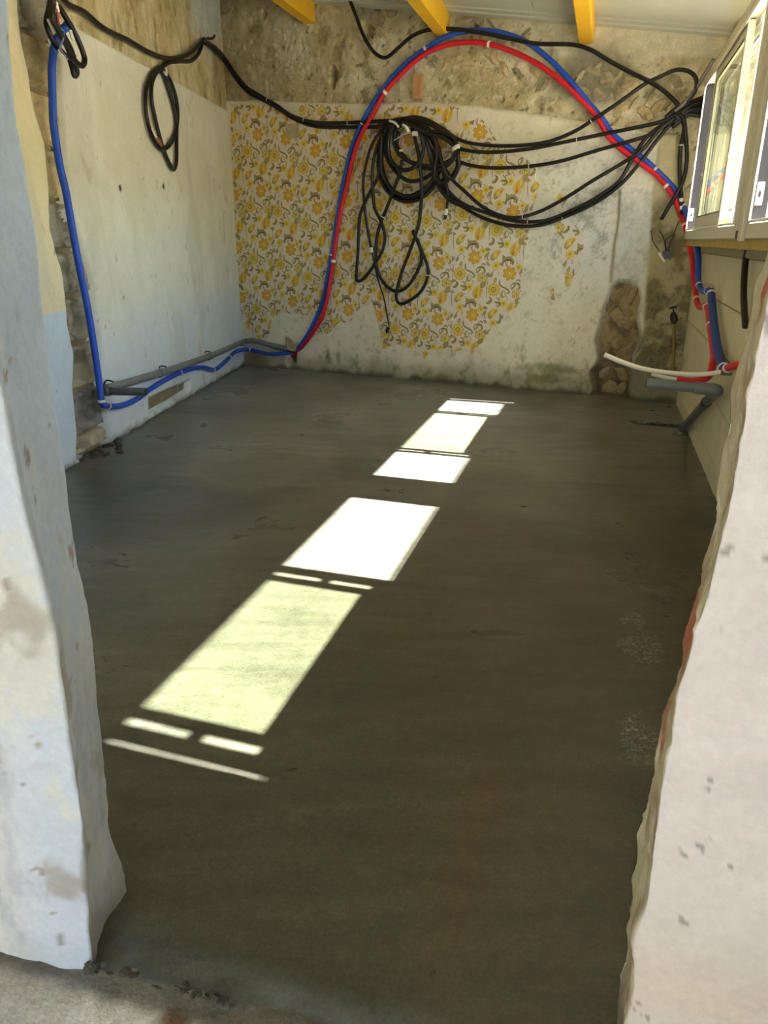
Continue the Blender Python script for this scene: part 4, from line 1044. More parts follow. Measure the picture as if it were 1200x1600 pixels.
# ---- roof ---------------------------------------------------------------------------
ceiling = None
def slope_panel(u0, u1, n0, n1, t0, t1, uend=None):
    b = MB()
    ua, ub = (u1, u1) if uend is None else uend
    b.hexa([W(u0, n0, zc(n0) + t0), W(ua, n0, zc(n0) + t0), W(ub, n1, zc(n1) + t0), W(u0, n1, zc(n1) + t0), W(u0, n0, zc(n0) + t1), W(ua, n0, zc(n0) + t1), W(ub, n1, zc(n1) + t1), W(u0, n1, zc(n1) + t1)])
    return b
EAVE = 0.917
ceiling = tag(slope_panel(0.55, 6.4, -3.6, EAVE, 0.012, 0.06).build('ceiling', M_ceil), 'pale green-grey lean-to roof sheets overhead', kind='structure')
nedges = [-3.55, -2.55, -1.55, -0.55, EAVE]
for a, e in zip(nedges[:-1], nedges[1:]):
    slope_panel(0.56, 0, a + 0.002, e - 0.002, 0.0, 0.013, uend=(back_u(a) - 0.17, back_u(e) - 0.17)).build('roof_panel', M_ceil, ceiling)
b = MB()
for (off0, off1, t0, t1) in ((0.155, 0.09, -0.006, 0.012), (0.085, -0.02, -0.014, 0.012)):
    n0, n1 = -3.2, 0.60
    b.hexa([W(back_u(n0) - off0, n0, zc(n0) + t0), W(back_u(n0) - off1, n0, zc(n0) + t0), W(back_u(n1) - off1, n1, zc(n1) + t0), W(back_u(n1) - off0, n1, zc(n1) + t0),
            W(back_u(n0) - off0, n0, zc(n0) + t1), W(back_u(n0) - off1, n0, zc(n0) + t1), W(back_u(n1) - off1, n1, zc(n1) + t1), W(back_u(n1) - off0, n1, zc(n1) + t1)])
b.build('edge_strip', M_ceil, ceiling)
for (nb, zb, wd, lab) in ((-2.175, 2.410, 0.085, 'leftmost yellow timber roof beam, nearest the left wall'), (-1.188, 2.233, 0.085, 'middle yellow timber roof beam above the red and blue conduits'), (-0.273, 2.098, 0.085, 'rightmost yellow timber roof beam, nearest the windows')):
    b = MB(); n0, n1 = nb - wd * 0.15, nb + wd * 0.85; u1 = back_u(nb) + 0.05
    h = 0.006
    b.hexa([W(0.76, n0, zb + h), W(u1, n0, zb + h), W(u1, n0 + h, zb), W(0.76, n0 + h, zb), W(0.76, n0, zc(n0)), W(u1, n0, zc(n0)), W(u1, n0 + h, zc(n0 + h)), W(0.76, n0 + h, zc(n0 + h))])
    b.hexa([W(0.76, n0 + h, zb), W(u1, n0 + h, zb), W(u1, n1 - h, zb), W(0.76, n1 - h, zb), W(0.76, n0 + h, zc(n0 + h)), W(u1, n0 + h, zc(n0 + h)), W(u1, n1 - h, zc(n1 - h)), W(0.76, n1 - h, zc(n1 - h))])
    b.hexa([W(0.76, n1 - h, zb), W(u1, n1 - h, zb), W(u1, n1, zb + h), W(0.76, n1, zb + h), W(0.76, n1 - h, zc(n1 - h)), W(u1, n1 - h, zc(n1 - h)), W(u1, n1, zc(n1)), W(0.76, n1, zc(n1))])
    tag(b.build('roof_beam', M_beam), lab, 'beam', 'yellow roof beams')

# ---- outside: a red metal shed seen through the near window
sh = empty('metal_shed', W(12.5, 2.6, -0.12)); tag(sh, 'bright red metal shed wall seen through the near window pane', 'shed')
b = MB(); b.bbox(10.0, 14.6, 2.02, 4.0, -0.12, 2.45, 0.02); b.build('wall', M_red_out, sh)
for i in range(22): b = MB(); b.bbox(10.05 + i * 0.21, 10.13 + i * 0.21, 2.0, 2.02, -0.1, 2.4, 0.004); b.build('rib', M_red_out, sh)
b = MB(); b.hexa([W(9.9, 1.9, 2.45), W(14.7, 1.9, 2.45), W(14.7, 4.1, 2.6), W(9.9, 4.1, 2.6), W(9.9, 1.9, 2.5), W(14.7, 1.9, 2.5), W(14.7, 4.1, 2.65), W(9.9, 4.1, 2.65)]); b.build('roof', M_grey, sh)

# ================================================================== PIPES, CONDUITS, CABLES
def run(name, pts, r, m, label, cat, group=None, ties=(), sides=12, res=6, root=None):
    """a tube along 3D points, ties given as (fraction, material) become parts"""
    P = spline(np.array(pts), res)
    mb = MB(); mb.tube(P, r, sides, raw=True)
    L = np.concatenate([[0], np.cumsum(np.linalg.norm(np.diff(P, axis=0), axis=1))])
    uv = []
    for i in range(len(P)):
        for k in range(sides): uv.append((L[i], k / sides))
    o = setmesh(name, mb.V, mb.F, m, None, True, uv=uv)
    tag(o, label, cat, group)
    for t in ties:
        q = t[0] * L[-1]
        c = np.array([np.interp(q, L, P[:, k]) for k in range(3)]); c2 = np.array([np.interp(q + 0.004, L, P[:, k]) for k in range(3)])
        d = (c2 - c) / (np.linalg.norm(c2 - c) + 1e-9); w = t[1] if len(t) > 1 else 0.012
        tb_ = MB(); tb_.tube([c - d * w / 2, c, c + d * w / 2], r * (1.06 if m is M_black else 1.2), 12, raw=True)
        tb_.build('cable_tie' , M_tie, o, smooth=False)
    return o
def onB(pts, o=0.05): return [FB.at(p[0], p[1], p[2] if len(p) > 2 else o) for p in pts]
def onL(pts, o=0.04): return [FL.at(p[0], p[1], p[2] if len(p) > 2 else o) for p in pts]
def onR(pts, o=0.04): return [FR.at(p[0], p[1], p[2] if len(p) > 2 else o) for p in pts]

# red and blue arc over the back wall, running on to the window wall
red_pts = onB([(458, 557, -0.03), (475, 538, 0.03), (490, 518), (502, 498), (508, 480), (513, 457), (519, 422), (524, 383), (529, 350), (533, 327), (542, 290), (550, 253), (563, 213), (580, 184), (601, 145), (629, 114), (661, 86), (689, 73), (717, 67), (745, 66), (773, 71), (797, 79), (837, 98), (875, 125), (908, 156), (933, 183), (950, 212), (971, 233), (1000, 254), (1029, 277), (1050, 304), (1067, 342)]) \
    + onR([(1079, 392, 0.06), (1083, 420, 0.05), (1086, 450, 0.035), (1089, 472, 0.03), (1094, 480, 0.03), (1101, 478, 0.03), (1106, 484, 0.03), (1111, 520, 0.03), (1115, 552, 0.035), (1114, 568, 0.05)])
P0 = FR.at(1114, 568, 0.05)
def outward(P, x, y):
    """the point straight out from the window wall at P that falls on this pixel"""
    r = ray(x, y); q = r[0] / r[1]
    Lq = (P[0] - P[1] * q) / (N[0] - N[1] * q)
    G = P - N * Lq
    G = G.copy(); G[2] = 1.0 + (G[1] / r[1]) * r[2]
    return G
red_pts += [outward(P0, 1107, 588), outward(P0, 1085, 596), outward(P0, 1057, 593)]
ro = run('red_conduit', red_pts, 0.0155, M_red, 'red ribbed conduit arching over the back wall down to the windows', 'conduit', ties=[(0.14, .02), (0.32, .02), (0.44, .015), (0.66, .015), (0.70, .015), (0.80, .015), (0.87, .015), (0.905, .012)])
b = MB(); b.tube([outward(P0, 1062, 593.5), outward(P0, 1040, 590), outward(P0, 1018, 584.5)], 0.009, 10); wp = b.build('inner_pipe', M_white, ro, smooth=True)
b = MB(); b.tube([outward(P0, 1018.3, 584.6), outward(P0, 1017.2, 584.3)], 0.0065, 10); b.build('pipe_end', M_red, wp)
blue_pts = onB([(460, 550, -0.03), (467, 542, 0.03), (478, 527), (490, 505), (500, 483), (507, 458), (513, 425), (520, 388), (525, 350), (528, 333), (535, 293), (543, 257), (552, 223), (568, 187), (584, 159), (610, 124), (638, 96), (666, 75), (689, 61), (713, 52), (738, 48), (762, 48), (787, 52), (821, 65), (858, 92), (892, 127), (921, 162), (942, 187), (958, 210), (983, 231), (1008, 250), (1033, 273), (1054, 296), (1067, 321)], 0.042) \
    + onR([(1086, 372, 0.06), (1091, 400, 0.045), (1091, 437, 0.035), (1094, 450, 0.03), (1100, 455, 0.03), (1107, 454, 0.03)])
run('blue_conduit', blue_pts, 0.0155, M_blue, 'blue ribbed conduit arching over the back wall beside the red one', 'conduit', ties=[(0.16, .012), (0.32, .015), (0.43, .015), (0.75, .015), (0.80, .015), (0.86, .015), (0.93, .012), (0.995, .012)])
sl = onR([(1111, 455, 0.035), (1113, 480, 0.035), (1117, 518, 0.035), (1121, 545, 0.035), (1127, 568, 0.04), (1131, 576, 0.045)])
so = run('pipe_sleeve', sl, 0.018, M_blueins, 'thick dull blue insulating sleeve on the wall below the far window', 'pipe', ties=[(0.03, .012), (0.98, .016)])
PW = FR.at(1131, 581, 0.045)
wp = [PW, outward(PW, 1095, 585), outward(PW, 1062, 584), outward(PW, 1025, 580), outward(PW, 1000, 575), outward(PW, 970, 565), outward(PW, 944, 554)]
wo = run('water_pipe', wp, 0.0095, M_white, 'curved white plastic water pipe sticking out into the room', 'pipe')
b = MB(); b.tube([wp[-1] + (wp[-1] - wp[-2]) * 0.001, wp[-1] + (wp[-1] - wp[-2]) * 0.012], 0.006, 10); b.build('bore', M_bore, wo)
b = MB(); b.tube([PW + U * 0.0 - N * 0.012, PW + N * 0.03], 0.014, 8); b.build('fitting', M_screw, wo)
rs = onR([(1133, 577, 0.045), (1141, 573, 0.04), (1150, 571, 0.035), (1160, 570, 0.02)])
run('red_conduit', rs, 0.0155, M_red, 'short red conduit stub disappearing behind the right jamb', 'conduit', ties=[(0.2, .014)])

# grey waste pipe under the far window
E0 = FR.at(1121, 609, 0.055)
w_end = on_floor(1067, 671, 0.0); w_end = w_end + (0.53 - 0.03 - (w_end @ N)) * N * 0.6
wt = empty('waste_pipe', E0); tag(wt, 'grey plastic waste pipe with elbow sloping into the screed', 'pipe')
b = MB(); b.tube([E0 - N * 0.0, (E0 + w_end) / 2, w_end + (w_end - E0) * 0.03], 0.021, 14); b.build('drain_run', M_dkgrey, wt, smooth=True)
b = MB(); dd = (w_end - E0) / np.linalg.norm(w_end - E0)
tip = outward(E0, 1010, 598.5); d2 = (tip - E0) / np.linalg.norm(tip - E0)
b.tube([E0 + d2 * 0.085, E0 + d2 * 0.05, E0 + d2 * 0.018 , E0 + dd * 0.018, E0 + dd * 0.05, E0 + dd * 0.085], 0.025, 14, res=5); b.build('elbow', M_grey, wt, smooth=True)
b = MB(); b.tube([E0 + d2 * 0.07, (E0 + tip) / 2, tip], 0.020, 14); b.build('stub', M_grey, wt, smooth=True)
b = MB(); b.tube([tip + d2 * 0.0002, tip + d2 * 0.0012], 0.0172, 14); b.build('bore', M_bore, wt)
b = MB(); q = E0 + dd * 0.30; b.tube([q - dd * 0.012, q + dd * 0.012], 0.0235, 14); b.build('pipe_clip', M_gasket, wt)
# rubble in the slot
for i in range(16):
    t = i / 15; P = on_floor(1004 + 56 * t + rnd.uniform(-2, 2), 659 + 4 * t + rnd.uniform(-2, 3))
    fr = Frame(P[:2], U[:2], N[:2])
    ob = stone(fr, 0, -0.012 + 0.006 * rnd.random(), 0, rnd.uniform(.01, .02), rnd.uniform(.007, .013), rnd.uniform(.01, .02), M_rubble, bpy.data.objects['floor'], 1200 + i, 'screed_crumb')
for i in range(34):
    x = rnd.uniform(130, 420); y = 1503 + (x - 130) * 0.25 + rnd.uniform(-6, 8)
    P = on_floor(x, y); fr = Frame(P[:2], U[:2], N[:2])
    stone(fr, 0, -0.006, 0, rnd.uniform(.003, .009), rnd.uniform(.002, .006), rnd.uniform(.003, .009), M_rubble, bpy.data.objects['floor'], 1300 + i, 'screed_crumb')

# grey drain along the left wall and into the hole in the back wall
gd = empty('drain_pipe', FL.at(163, 608, 0.04)); tag(gd, 'long grey drain pipe along the foot of the left wall', 'pipe')
run_pts = onL([(163, 608), (206, 596), (250, 583), (290, 570), (327, 557), (360, 543)], 0.04) + [FB.at(384, 533, 0.06)] + onB([(395, 532, 0.05), (427, 540, 0.045), (445, 544, 0.035), (462, 548, -0.05)])
b = MB(); b.tube(run_pts, 0.021, 14); b.build('long_run', M_grey, gd, smooth=True)
for (x, y) in ((250, 583), (327, 557), (377, 536)):
    c = FL.at(x, y, 0.04); b = MB(); b.tube([c - FL.t * 0.022, c + FL.t * 0.022], 0.0245, 14); b.build('collar', M_grey, gd, smooth=False)
for (x, y) in ((172, 604), (256, 580), (326, 556)):
    c = FL.at(x, y, 0.04); b = MB()
    b.tube([c + Z * 0.0 - FL.n * 0.035, c + Z * 0.028 - FL.n * 0.02, c + Z * 0.031, c + Z * 0.024 + FL.n * 0.02], 0.004, 6); b.build('pipe_clip', M_gasket, gd, smooth=True)
c = FL.at(163, 611, 0.04); e1 = c + FL.n * 0.215
b = MB(); b.tube([c - FL.n * 0.01, c + FL.n * 0.1, e1], 0.0205, 14); b.build('branch_stub', M_dkgrey, gd, smooth=True)
b = MB(); b.tube([c - FL.n * 0.028, c + FL.n * 0.03], 0.025, 14); b.build('elbow', M_dkgrey, gd, smooth=True)
b = MB(); b.tube([e1 + FL.n * 0.0003, e1 + FL.n * 0.0015], 0.017, 14); b.build('bore', M_bore, gd)

# blue conduits on the left wall
run('blue_conduit', [FL.at(108, 40, 0.12), FL.at(102, 43, 0.11), FL.at(96, 49, 0.09)] + onL([(88, 64, 0.07), (83, 84, 0.055), (81, 112), (82, 150), (83, 187), (88, 225), (94, 262), (103, 300), (112, 352), (124, 418), (135, 471), (144, 523), (151, 570), (157, 615), (159, 632)], 0.045), 0.0165, M_blue,
    'blue ribbed conduit running down the chased blocks of the left wall', 'conduit', ties=[(0.006, .01), (0.99, .012)])
run('blue_conduit', onL([(160, 633), (175, 635), (192, 633), (213, 624), (233, 609), (267, 589), (293, 578), (317, 574), (336, 577), (353, 564), (370, 549)], 0.035) + onB([(389, 546, 0.05), (402, 549, 0.04), (420, 553, 0.035), (443, 552, 0.03), (461, 551, -0.04)]), 0.0145, M_blue,
    'blue ribbed conduit waving along the floor line of the left wall', 'conduit', ties=[(0.02, .012), (0.36, .012), (0.58, .01), (0.72, .012), (0.86, .01)])

# ---- black cables ----
R = 0.0118
hook_l = (320, 62)
run('black_cable', onL([(84, -40, 0.08), (100, 0, 0.06), (133, 20), (160, 43), (200, 63), (233, 82), (267, 92), (293, 85), (310, 71), (319, 61)], 0.035), R * 1.1, M_black, 'black cable sagging across the top of the left wall to the corner hook', 'cable')
c1 = onL([(318, 63, 0.05)]) + [FL.at(336, 74, 0.06)] + onB([(353, 93, 0.10), (367, 114, 0.07), (384, 135), (409, 151), (433, 165), (455, 180), (491, 191), (560, 191), (600, 189), (625, 188)], 0.05)
run('black_cable', c1, R, M_black, 'upper of two black cables from the corner hook to the coil', 'cable', 'pair of cables from hook to coil', ties=[(0.45, .006), (0.62, .006), (0.8, .006)])
c2 = onL([(319, 66, 0.04)]) + [FL.at(335, 78, 0.05)] + onB([(352, 98, 0.09), (368, 122, 0.06), (387, 144), (410, 156), (434, 169), (456, 184), (491, 197), (540, 199), (590, 198), (618, 196)], 0.04)
run('black_cable', c2, R, M_black, 'lower of two black cables from the corner hook to the coil', 'cable', 'pair of cables from hook to coil')
b = MB(); c = FL.at(321, 60, 0.0); b.tube([c, c + FL.n * 0.05, c + FL.n * 0.07 + Z * 0.02], 0.008, 8); tag(b.build('wall_hook', M_iron, smooth=True), 'dark iron hook in the corner carrying the cables', 'hook')

cb = run('cable_coil', onL([(316, 68), (310, 84), (299, 95), (280, 96), (263, 98), (252, 106), (240, 113), (231, 130), (227, 150), (229, 182), (238, 214), (249, 231), (257, 233), (268, 222), (276, 200), (277, 165), (270, 136), (260, 116), (250, 108), (243, 116), (237, 132), (237, 158), (244, 192), (253, 226), (263, 252), (271, 265), (275, 256), (276, 220), (275, 182), (266, 148), (256, 118), (249, 108)], 0.035), R, M_black,
    'black cable coiled and hung on the left wall', 'cable')
b = MB(); c = FL.at(258, 113, 0.06); b.tube([c - FL.t * 0.02, c + FL.t * 0.02 - Z * 0.01, c + FL.t * 0.025 + Z * 0.03], 0.006, 6); b.build('cable_tie', M_tie, cb)
b = MB(); b.tube(onL([(240, 203), (243, 212), (249, 220), (252, 228)], 0.06), 0.009, 6); b.build('bare_end', M_copper, cb)
b = MB(); b.tube(onL([(238, 200), (241, 208), (244, 214)], 0.068), 0.007, 6); b.build('taped_end', M_tie, cb)

def zz6(p): return (p[0] / 5.333 + 30, p[1] / 5.333)
tl_ = run('cable_coil', onL([zz6(p) + ((0.06 + 0.004 * i),) for i, p in enumerate([(265, -80), (262, 0), (245, 90), (228, 190), (245, 265), (290, 350), (350, 430), (420, 500), (440, 560), (462, 632), (480, 610), (470, 540), (440, 440), (400, 350), (340, 240), (290, 150), (290, 70), (330, 60), (390, 150), (455, 260), (510, 380), (545, 490), (528, 545), (485, 528), (440, 470), (395, 380), (330, 260), (275, 150), (280, 40), (270, -60)])]), R, M_black,
    'tangled black cable bunch hanging in the top left corner', 'cable')
for i, (m, pts) in enumerate(((M_wblue, [(330, 230), (370, 260), (365, 330), (340, 410), (385, 465)]), (M_wred, [(300, 20), (310, 60), (345, 330), (350, 420), (390, 470)]), (M_tie, [(238, 160), (265, 220), (295, 275)]), (M_tie, [(330, 420), (360, 460), (400, 490)]))):
    b = MB(); b.tube(onL([zz6(p) + (0.17 - 0.015 * i,) for p in pts]), 0.004 if i < 2 else 0.006, 6); b.build('stripped_wire', m, tl_, smooth=True)
b = MB(); b.tube(onL([zz6(p) + (0.16,) for p in [(425, 250), (435, 290), (450, 330)]]), 0.007, 6); b.build('wire_connector', M_tie, tl_)
b = MB(); b.tube(onL([zz6(p) + (0.15,) for p in [(300, 20), (305, 60), (316, 100)]]), 0.012, 8); b.build('tape_wrap', M_tie, tl_)

# the big coil on the back wall: each hank is its own cable
def c3(p): return (p[0] / 6 + 540, p[1] / 6 + 150)
hank = [
  ([(350, 265), (470, 225), (560, 212), (640, 200), (760, 225), (880, 290), (980, 360), (1040, 440), (1055, 560), (1040, 680), (970, 780), (860, 830)], 0.075, 'uppermost black cable of the coil, sweeping over to the white tie'),
  ([(520, 250), (420, 250), (350, 330), (315, 500), (310, 680), (350, 830), (430, 930), (550, 985), (680, 970), (800, 880), (860, 780)], 0.06, 'outermost ring of the big black coil on the wallpaper'),
  ([(500, 240), (400, 290), (345, 420), (330, 600), (345, 740), (420, 860), (520, 930), (640, 930), (760, 850), (840, 740), (820, 560), (740, 400), (640, 280)], 0.085, 'second ring of the big black coil on the wallpaper'),
  ([(560, 250), (470, 320), (455, 430), (490, 530), (570, 600), (680, 640), (790, 660), (900, 640), (1000, 590), (1040, 500)], 0.10, 'inner loop of the black coil curving to the white tie'),
  ([(600, 230), (690, 300), (760, 420), (810, 560), (840, 700), (860, 820), (930, 930), (1040, 1010), (1200, 1050)], 0.09, 'black cable falling from the coil towards the right'),
  ([(520, 230), (430, 300), (380, 400), (370, 520), (420, 640), (500, 740), (590, 795), (690, 790), (790, 740), (900, 660), (1000, 610)], 0.07, 'middle loop of the black coil under the bare wires'),
  ([(430, 270), (340, 430), (320, 620), (360, 800), (440, 900), (560, 945), (690, 900), (790, 820), (880, 700), (880, 520), (790, 370), (700, 270)], 0.045, 'rear ring of the big black coil against the paper'),
  ([(560, 225), (680, 270), (800, 380), (870, 500), (910, 640), (950, 740), (1000, 770), (1060, 650), (1050, 540)], 0.11, 'front loop of the black coil below the white tie'),
  ([(460, 240), (400, 420), (420, 590), (520, 690), (620, 680), (700, 600), (730, 470), (690, 330), (600, 250)], 0.12, 'small front ring of the black coil'),
  ([(480, 235), (390, 330), (345, 480), (340, 650), (380, 790), (460, 900), (570, 955), (690, 930), (790, 850), (855, 740), (870, 600), (830, 450), (740, 330), (620, 240)], 0.055, 'thick left-hand ring of the big black coil'),
  ([(540, 220), (640, 260), (720, 350), (770, 470), (800, 600), (850, 720), (880, 830)], 0.10, 'black cable crossing the right half of the coil'),
  ([(580, 215), (700, 255), (800, 340), (850, 450), (850, 590), (830, 720), (850, 800)], 0.115, 'black cable bowed over the right edge of the coil'),
  ([(600, 215), (760, 250), (890, 320), (980, 400), (1030, 500), (1000, 600), (900, 680), (780, 680), (640, 640), (540, 560), (480, 450), (500, 330)], 0.095, 'wide flat loop of the coil reaching the white tie'),
  ([(620, 250), (740, 330), (880, 340), (1000, 380), (1050, 470)], 0.12, 'black cable with white end sleeve crossing the coil'),
]
for k, (pts, o, lab) in enumerate(hank):
    run('black_cable', onB([c3(p) + (o + 0.01 * math.sin(i * 1.7 + k),) for i, p in enumerate(pts)]), R * 1.12, M_black, lab, 'cable', 'hanks of the big black coil', res=8)
bt_ = run('black_cable', onB([c3(p) + (0.13,) for p in [(680, 352), (760, 350), (860, 370), (960, 420), (1020, 480)]]), R, M_black, 'black cable end with stripped coloured wires inside the coil', 'cable')
b = MB(); b.tube(onB([c3(p) + (0.13,) for p in [(630, 352), (655, 352), (684, 351)]]), 0.0145, 8); b.build('white_sleeve', M_tie, bt_)
for m, pts in ((M_wblue, [(630, 352), (560, 350), (500, 385), (450, 430)]), (M_wred, [(630, 356), (550, 375), (520, 420), (518, 500)]), (M_tie, [(630, 350), (550, 355), (480, 400), (452, 415)])):
    b = MB(); b.tube(onB([c3(p) + (0.13,) for p in pts]), 0.0028, 6); b.build('stripped_wire', m, bt_, smooth=True)
b = MB(); b.tube(onB([c3((505, 512)) + (0.135,), c3((535, 508)) + (0.135,)]), 0.007, 6); b.build('wire_connector', M_tie, bt_)
# white ties round the hanks
for lab, p0, p1, r in (('white plastic tie gripping the top of the black coil', (410, 232), (500, 295), 0.010), ('white plastic tie at the right side of the black coil', (1008, 498), (1070, 470), 0.018), ('pale strap hanging inside the top of the coil', (535, 270), (590, 340), 0.012)):
    b = MB(); mid = ((p0[0] + p1[0]) / 2 + 8, (p0[1] + p1[1]) / 2 - 12)
    b.tube(onB([c3(p0) + (0.135,), c3(mid) + (0.142,), c3(p1) + (0.135,)]), r * 0.8, 8); tag(b.build('cable_tie', M_tie, smooth=True), lab, 'cable tie')

# hanging loops below the coil
def c4(p): return (p[0] / 6 + 540, p[1] / 6 + 320)
h1 = run('black_cable', onB([c3((330, 320)) + (0.1,), c3((250, 450)) + (0.09,), c3((195, 620)) + (0.07,), c3((165, 800)) + (0.06,), c3((170, 950)) + (0.06,)] + [c4(p) + (0.055,) for p in [(180, 40), (205, 220), (238, 400)]]), R * 0.85, M_black, 'black cable hanging left of the coil, ending in a white sleeve', 'cable')
b = MB(); b.tube(onB([c4(p) + (0.055,) for p in [(238, 400), (243, 425), (248, 448)]]), 0.012, 8); b.build('white_sleeve', M_tie, h1)
b = MB(); b.tube(onB([c4(p) + (0.055,) for p in [(250, 445), (270, 560), (310, 720), (360, 880), (390, 1040), (408, 1140)]]), 0.0055, 8); b.build('thin_wire', M_black, h1, smooth=True)
b = MB(); b.tube(onB([c4(p) + (0.055,) for p in [(400, 1150), (390, 1185), (396, 1200)]]), 0.014, 8); b.build('wire_plug', M_black, h1, smooth=True)
run('black_cable', onB([c3((340, 360)) + (0.11,), c3((330, 560)) + (0.1,), c3((310, 740)) + (0.085,), c3((235, 890)) + (0.075,), c3((160, 1050)) + (0.07,)] + [c4(p) + (0.06,) for p in [(135, 100), (122, 260), (115, 450), (102, 640), (104, 705), (125, 716), (170, 690), (270, 560), (345, 430), (368, 330), (362, 250), (330, 150), (275, 40)]] + [c3(p) + (0.08,) for p in [(255, 900), (250, 720), (270, 560), (330, 380)]]), R, M_black,
    'black cable loop hanging lowest on the left under the coil', 'cable')
run('black_cable', onB([c3((530, 600)) + (0.12,), c3((500, 740)) + (0.11,), c3((450, 880)) + (0.09,), c3((390, 1040)) + (0.075,)] + [c4(p) + (0.05 + 0.0012 * i,) for i, p in enumerate([(345, 130), (305, 250), (285, 400), (288, 560), (330, 690), (410, 785), (490, 812), (580, 765), (660, 650), (710, 520), (705, 420), (672, 330), (634, 262), (632, 245), (655, 300), (715, 440), (768, 580), (770, 670), (715, 800), (620, 885), (530, 928), (490, 912), (474, 860), (488, 770), (530, 620), (600, 440), (650, 300), (690, 150), (705, 20)])] + [c3(p) + (0.11,) for p in [(715, 900), (705, 720), (680, 540), (650, 400), (620, 300)]]), R, M_black,
    'long black cable hanging in two loops below the coil', 'cable', ties=[(0.12, .008), (0.55, .006)])
h4 = run('black_cable', onB([c3(p) + (0.07,) for p in [(880, 600), (920, 740), (950, 850), (958, 960), (948, 1060)]]), R * 0.85, M_black, 'short black cable end with white tape below the coil', 'cable')
b = MB(); b.tube(onB([c3(p) + (0.07,) for p in [(948, 1058), (942, 1090), (938, 1115)]]), 0.0115, 8); b.build('tape_wrap', M_tie, h4)
b = MB(); b.tube(onB([c3(p) + (0.07,) for p in [(938, 1115), (934, 1135), (930, 1158)]]), 0.011, 8); b.build('cut_end', M_black, h4)

# cables from the coil to the bundle beside the far window
hub = (1058, 178)
fan = [
 ([(700, 208), (725, 221), (762, 227), (817, 227), (858, 221), (900, 204), (933, 183), (967, 160), (1008, 131), (1033, 119), (1058, 109), (1079, 113), (1088, 125), (1086, 142), (1074, 160)], 0.075, 'topmost cable from the coil, looping above the bundle by the window'),
 ([(714, 230), (725, 234), (762, 238), (825, 233), (887, 221), (950, 208), (1000, 198), (1033, 190), (1058, 179)], 0.07, 'second cable from the coil to the window bundle'),
 ([(712, 250), (730, 257), (762, 262), (825, 260), (875, 252), (933, 235), (983, 221), (1017, 210), (1040, 195), (1060, 180)], 0.065, 'third cable from the coil to the window bundle'),
 ([(695, 262), (706, 280), (725, 298), (754, 323), (783, 337), (808, 340), (842, 331), (879, 312), (925, 283), (967, 258), (1000, 237), (1029, 204), (1056, 183)], 0.08, 'cable from the coil sagging and rising to the window bundle'),
 ([(690, 280), (702, 300), (725, 319), (762, 333), (804, 345), (850, 345), (892, 329), (933, 308), (967, 283), (987, 250), (1008, 217), (1033, 196), (1058, 180)], 0.065, 'middle of the three sagging cables to the window bundle'),
 ([(688, 288), (702, 308), (721, 322), (754, 340), (796, 352), (842, 352), (887, 337), (933, 315), (971, 287), (1000, 254), (1025, 221), (1046, 196), (1062, 182)], 0.055, 'lowest sagging cable from the coil to the window bundle')]
for pts, o, lab in fan:
    run('black_cable', onB(pts, o), R * 0.95, M_black, lab, 'cable', 'cables from coil to window', ties=[(0.3 + 0.6 * rnd.random(), .005)])
run('black_cable', onB([(541, -30), (547, 0), (557, 27), (570, 60), (587, 84), (603, 90), (623, 74), (643, 57), (667, 47), (700, 45), (750, 51), (804, 62), (837, 68), (896, 70), (921, 77), (950, 94), (983, 112), (1021, 131), (1042, 146), (1060, 164)], 0.085), R, M_black, 'black cable dropping from the roof and crossing over the conduits', 'cable')
run('black_cable', onB([(1062, 178), (1068, 186), (1071, 208), (1073, 250), (1067, 283), (1054, 308), (1043, 326), (1033, 343)], 0.07), R, M_black, 'black cable hanging free beside the far window, cut end curling left', 'cable')
run('black_cable', onB([(1064, 180), (1069, 198), (1063, 233), (1062, 271), (1064, 300), (1066, 335)], 0.055), R, M_black, 'black cable hanging straight down beside the far window', 'cable', ties=[(0.3, .006), (0.85, .02), (0.93, .02)])
run('metal_conduit', onB([(1054, 174), (1066, 164), (1077, 152), (1090, 134), (1102, 114), (1116, 92)], 0.075), 0.0105, mat('silver_black_conduit', lin(120, 118, 114), rough=0.3, metal=0.4), 'thin silvery conduit slanting up behind the far window', 'conduit')
for k, (dx, dy) in enumerate(((0, 0), (6, 4), (-4, 7), (4, 11), (-6, -4), (9, -3))):
    run('black_cable', onB([(1046 + dx, 188 + dy, 0.07), (1060 + dx, 176 + dy, 0.06), (1074 + dx * 0.6, 168 + dy, 0.05), (1088 + dx * 0.4, 164 + dy * 1.5, 0.03), (1100, 160 + dy * 2, 0.01)]), R * 1.1, M_black, 'thick black cable in the bundle squeezed behind the far window', 'cable', 'bundle behind the window')
run('black_cable', onR([(1174, 366, 0.03), (1172, 376), (1166, 400), (1163, 430), (1162, 460), (1163, 485), (1165, 510)], 0.03), R, M_black, 'black cable running down the block wall beside the right jamb', 'cable')

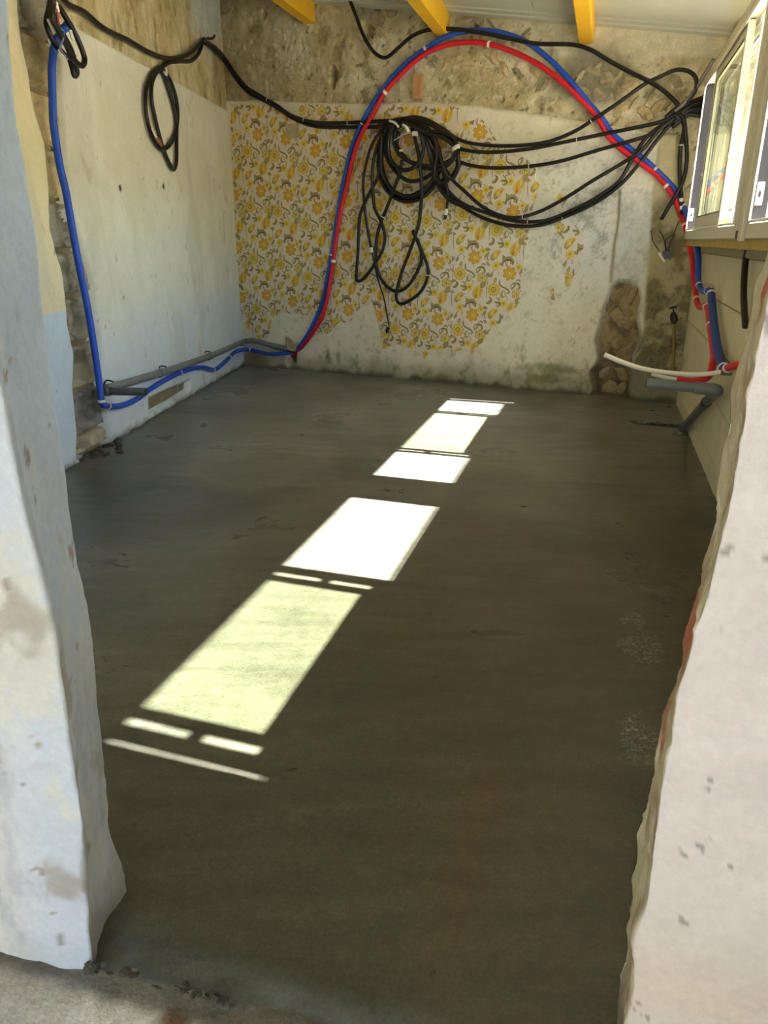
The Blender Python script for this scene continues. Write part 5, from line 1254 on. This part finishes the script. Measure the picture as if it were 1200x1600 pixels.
# old tap on the back wall near the corner
tp = empty('old_tap', FB.at(1052, 580, 0.03)); tag(tp, 'old brass pipe with a small stop tap by the corner', 'tap')
b = MB(); b.tube(onB([(1051, 590), (1052, 560), (1053, 530), (1053, 505)], 0.05), 0.0095, 10); b.build('riser', M_brass, tp, smooth=True)
b = MB(); b.tube(onB([(1053, 506), (1053, 500), (1052, 494), (1052, 488)], 0.05), [0.012, 0.022, 0.020, 0.012], 10, res=4); b.build('valve_body', M_iron, tp, smooth=True)
b = MB(); b.tube(onB([(1046, 482), (1052, 480), (1058, 480)], 0.05), 0.006, 8); b.tube(onB([(1052, 490), (1052, 480)], 0.05), 0.005, 8); b.build('tap_handle', M_iron, tp, smooth=True)
b = MB(); b.tube([FB.at(1052, 584, 0.052), FB.at(1052, 584, 0.0)], 0.012, 8); b.build('elbow', M_brass, tp)

# wrecked junction on the back wall with loose wires
jn = empty('broken_socket', FB.at(1041, 398, 0.02)); tag(jn, 'broken wall socket with loose wires near the corner', 'socket')
a_, z_ = FB.sz(1043, 398)
b = MB(); b.fbox(FB, a_ - 0.026, a_ + 0.024, z_ - 0.022, z_ + 0.024, 0.012, 0.045); b.tube([FB.p(a_, z_, 0.04), FB.p(a_, z_, 0.06)], 0.018, 10); b.build('back_box', M_dkgrey, jn)
b = MB(); p0 = FB.at(1031, 394, 0.055); p1 = FB.at(1040, 408, 0.055); d = (p1 - p0); pr = np.cross(d / np.linalg.norm(d), FB.n)
b.hexa([p0, p1, p1 + pr * 0.012, p0 + pr * 0.012, p0 + FB.n * 0.01, p1 + FB.n * 0.01, p1 + pr * 0.012 + FB.n * 0.01, p0 + pr * 0.012 + FB.n * 0.01]); b.build('cover_strip', M_tie, jn)
for pts in ([(1042, 392), (1040, 375), (1050, 368), (1058, 352), (1061, 345)], [(1040, 392), (1037, 372), (1030, 360)], [(1030, 392), (1020, 376), (1017, 360)], [(1044, 392), (1047, 380), (1054, 366)]):
    b = MB(); b.tube(onB(pts, 0.05), 0.0028, 6); b.build('loose_wire', M_iron, jn, smooth=True)
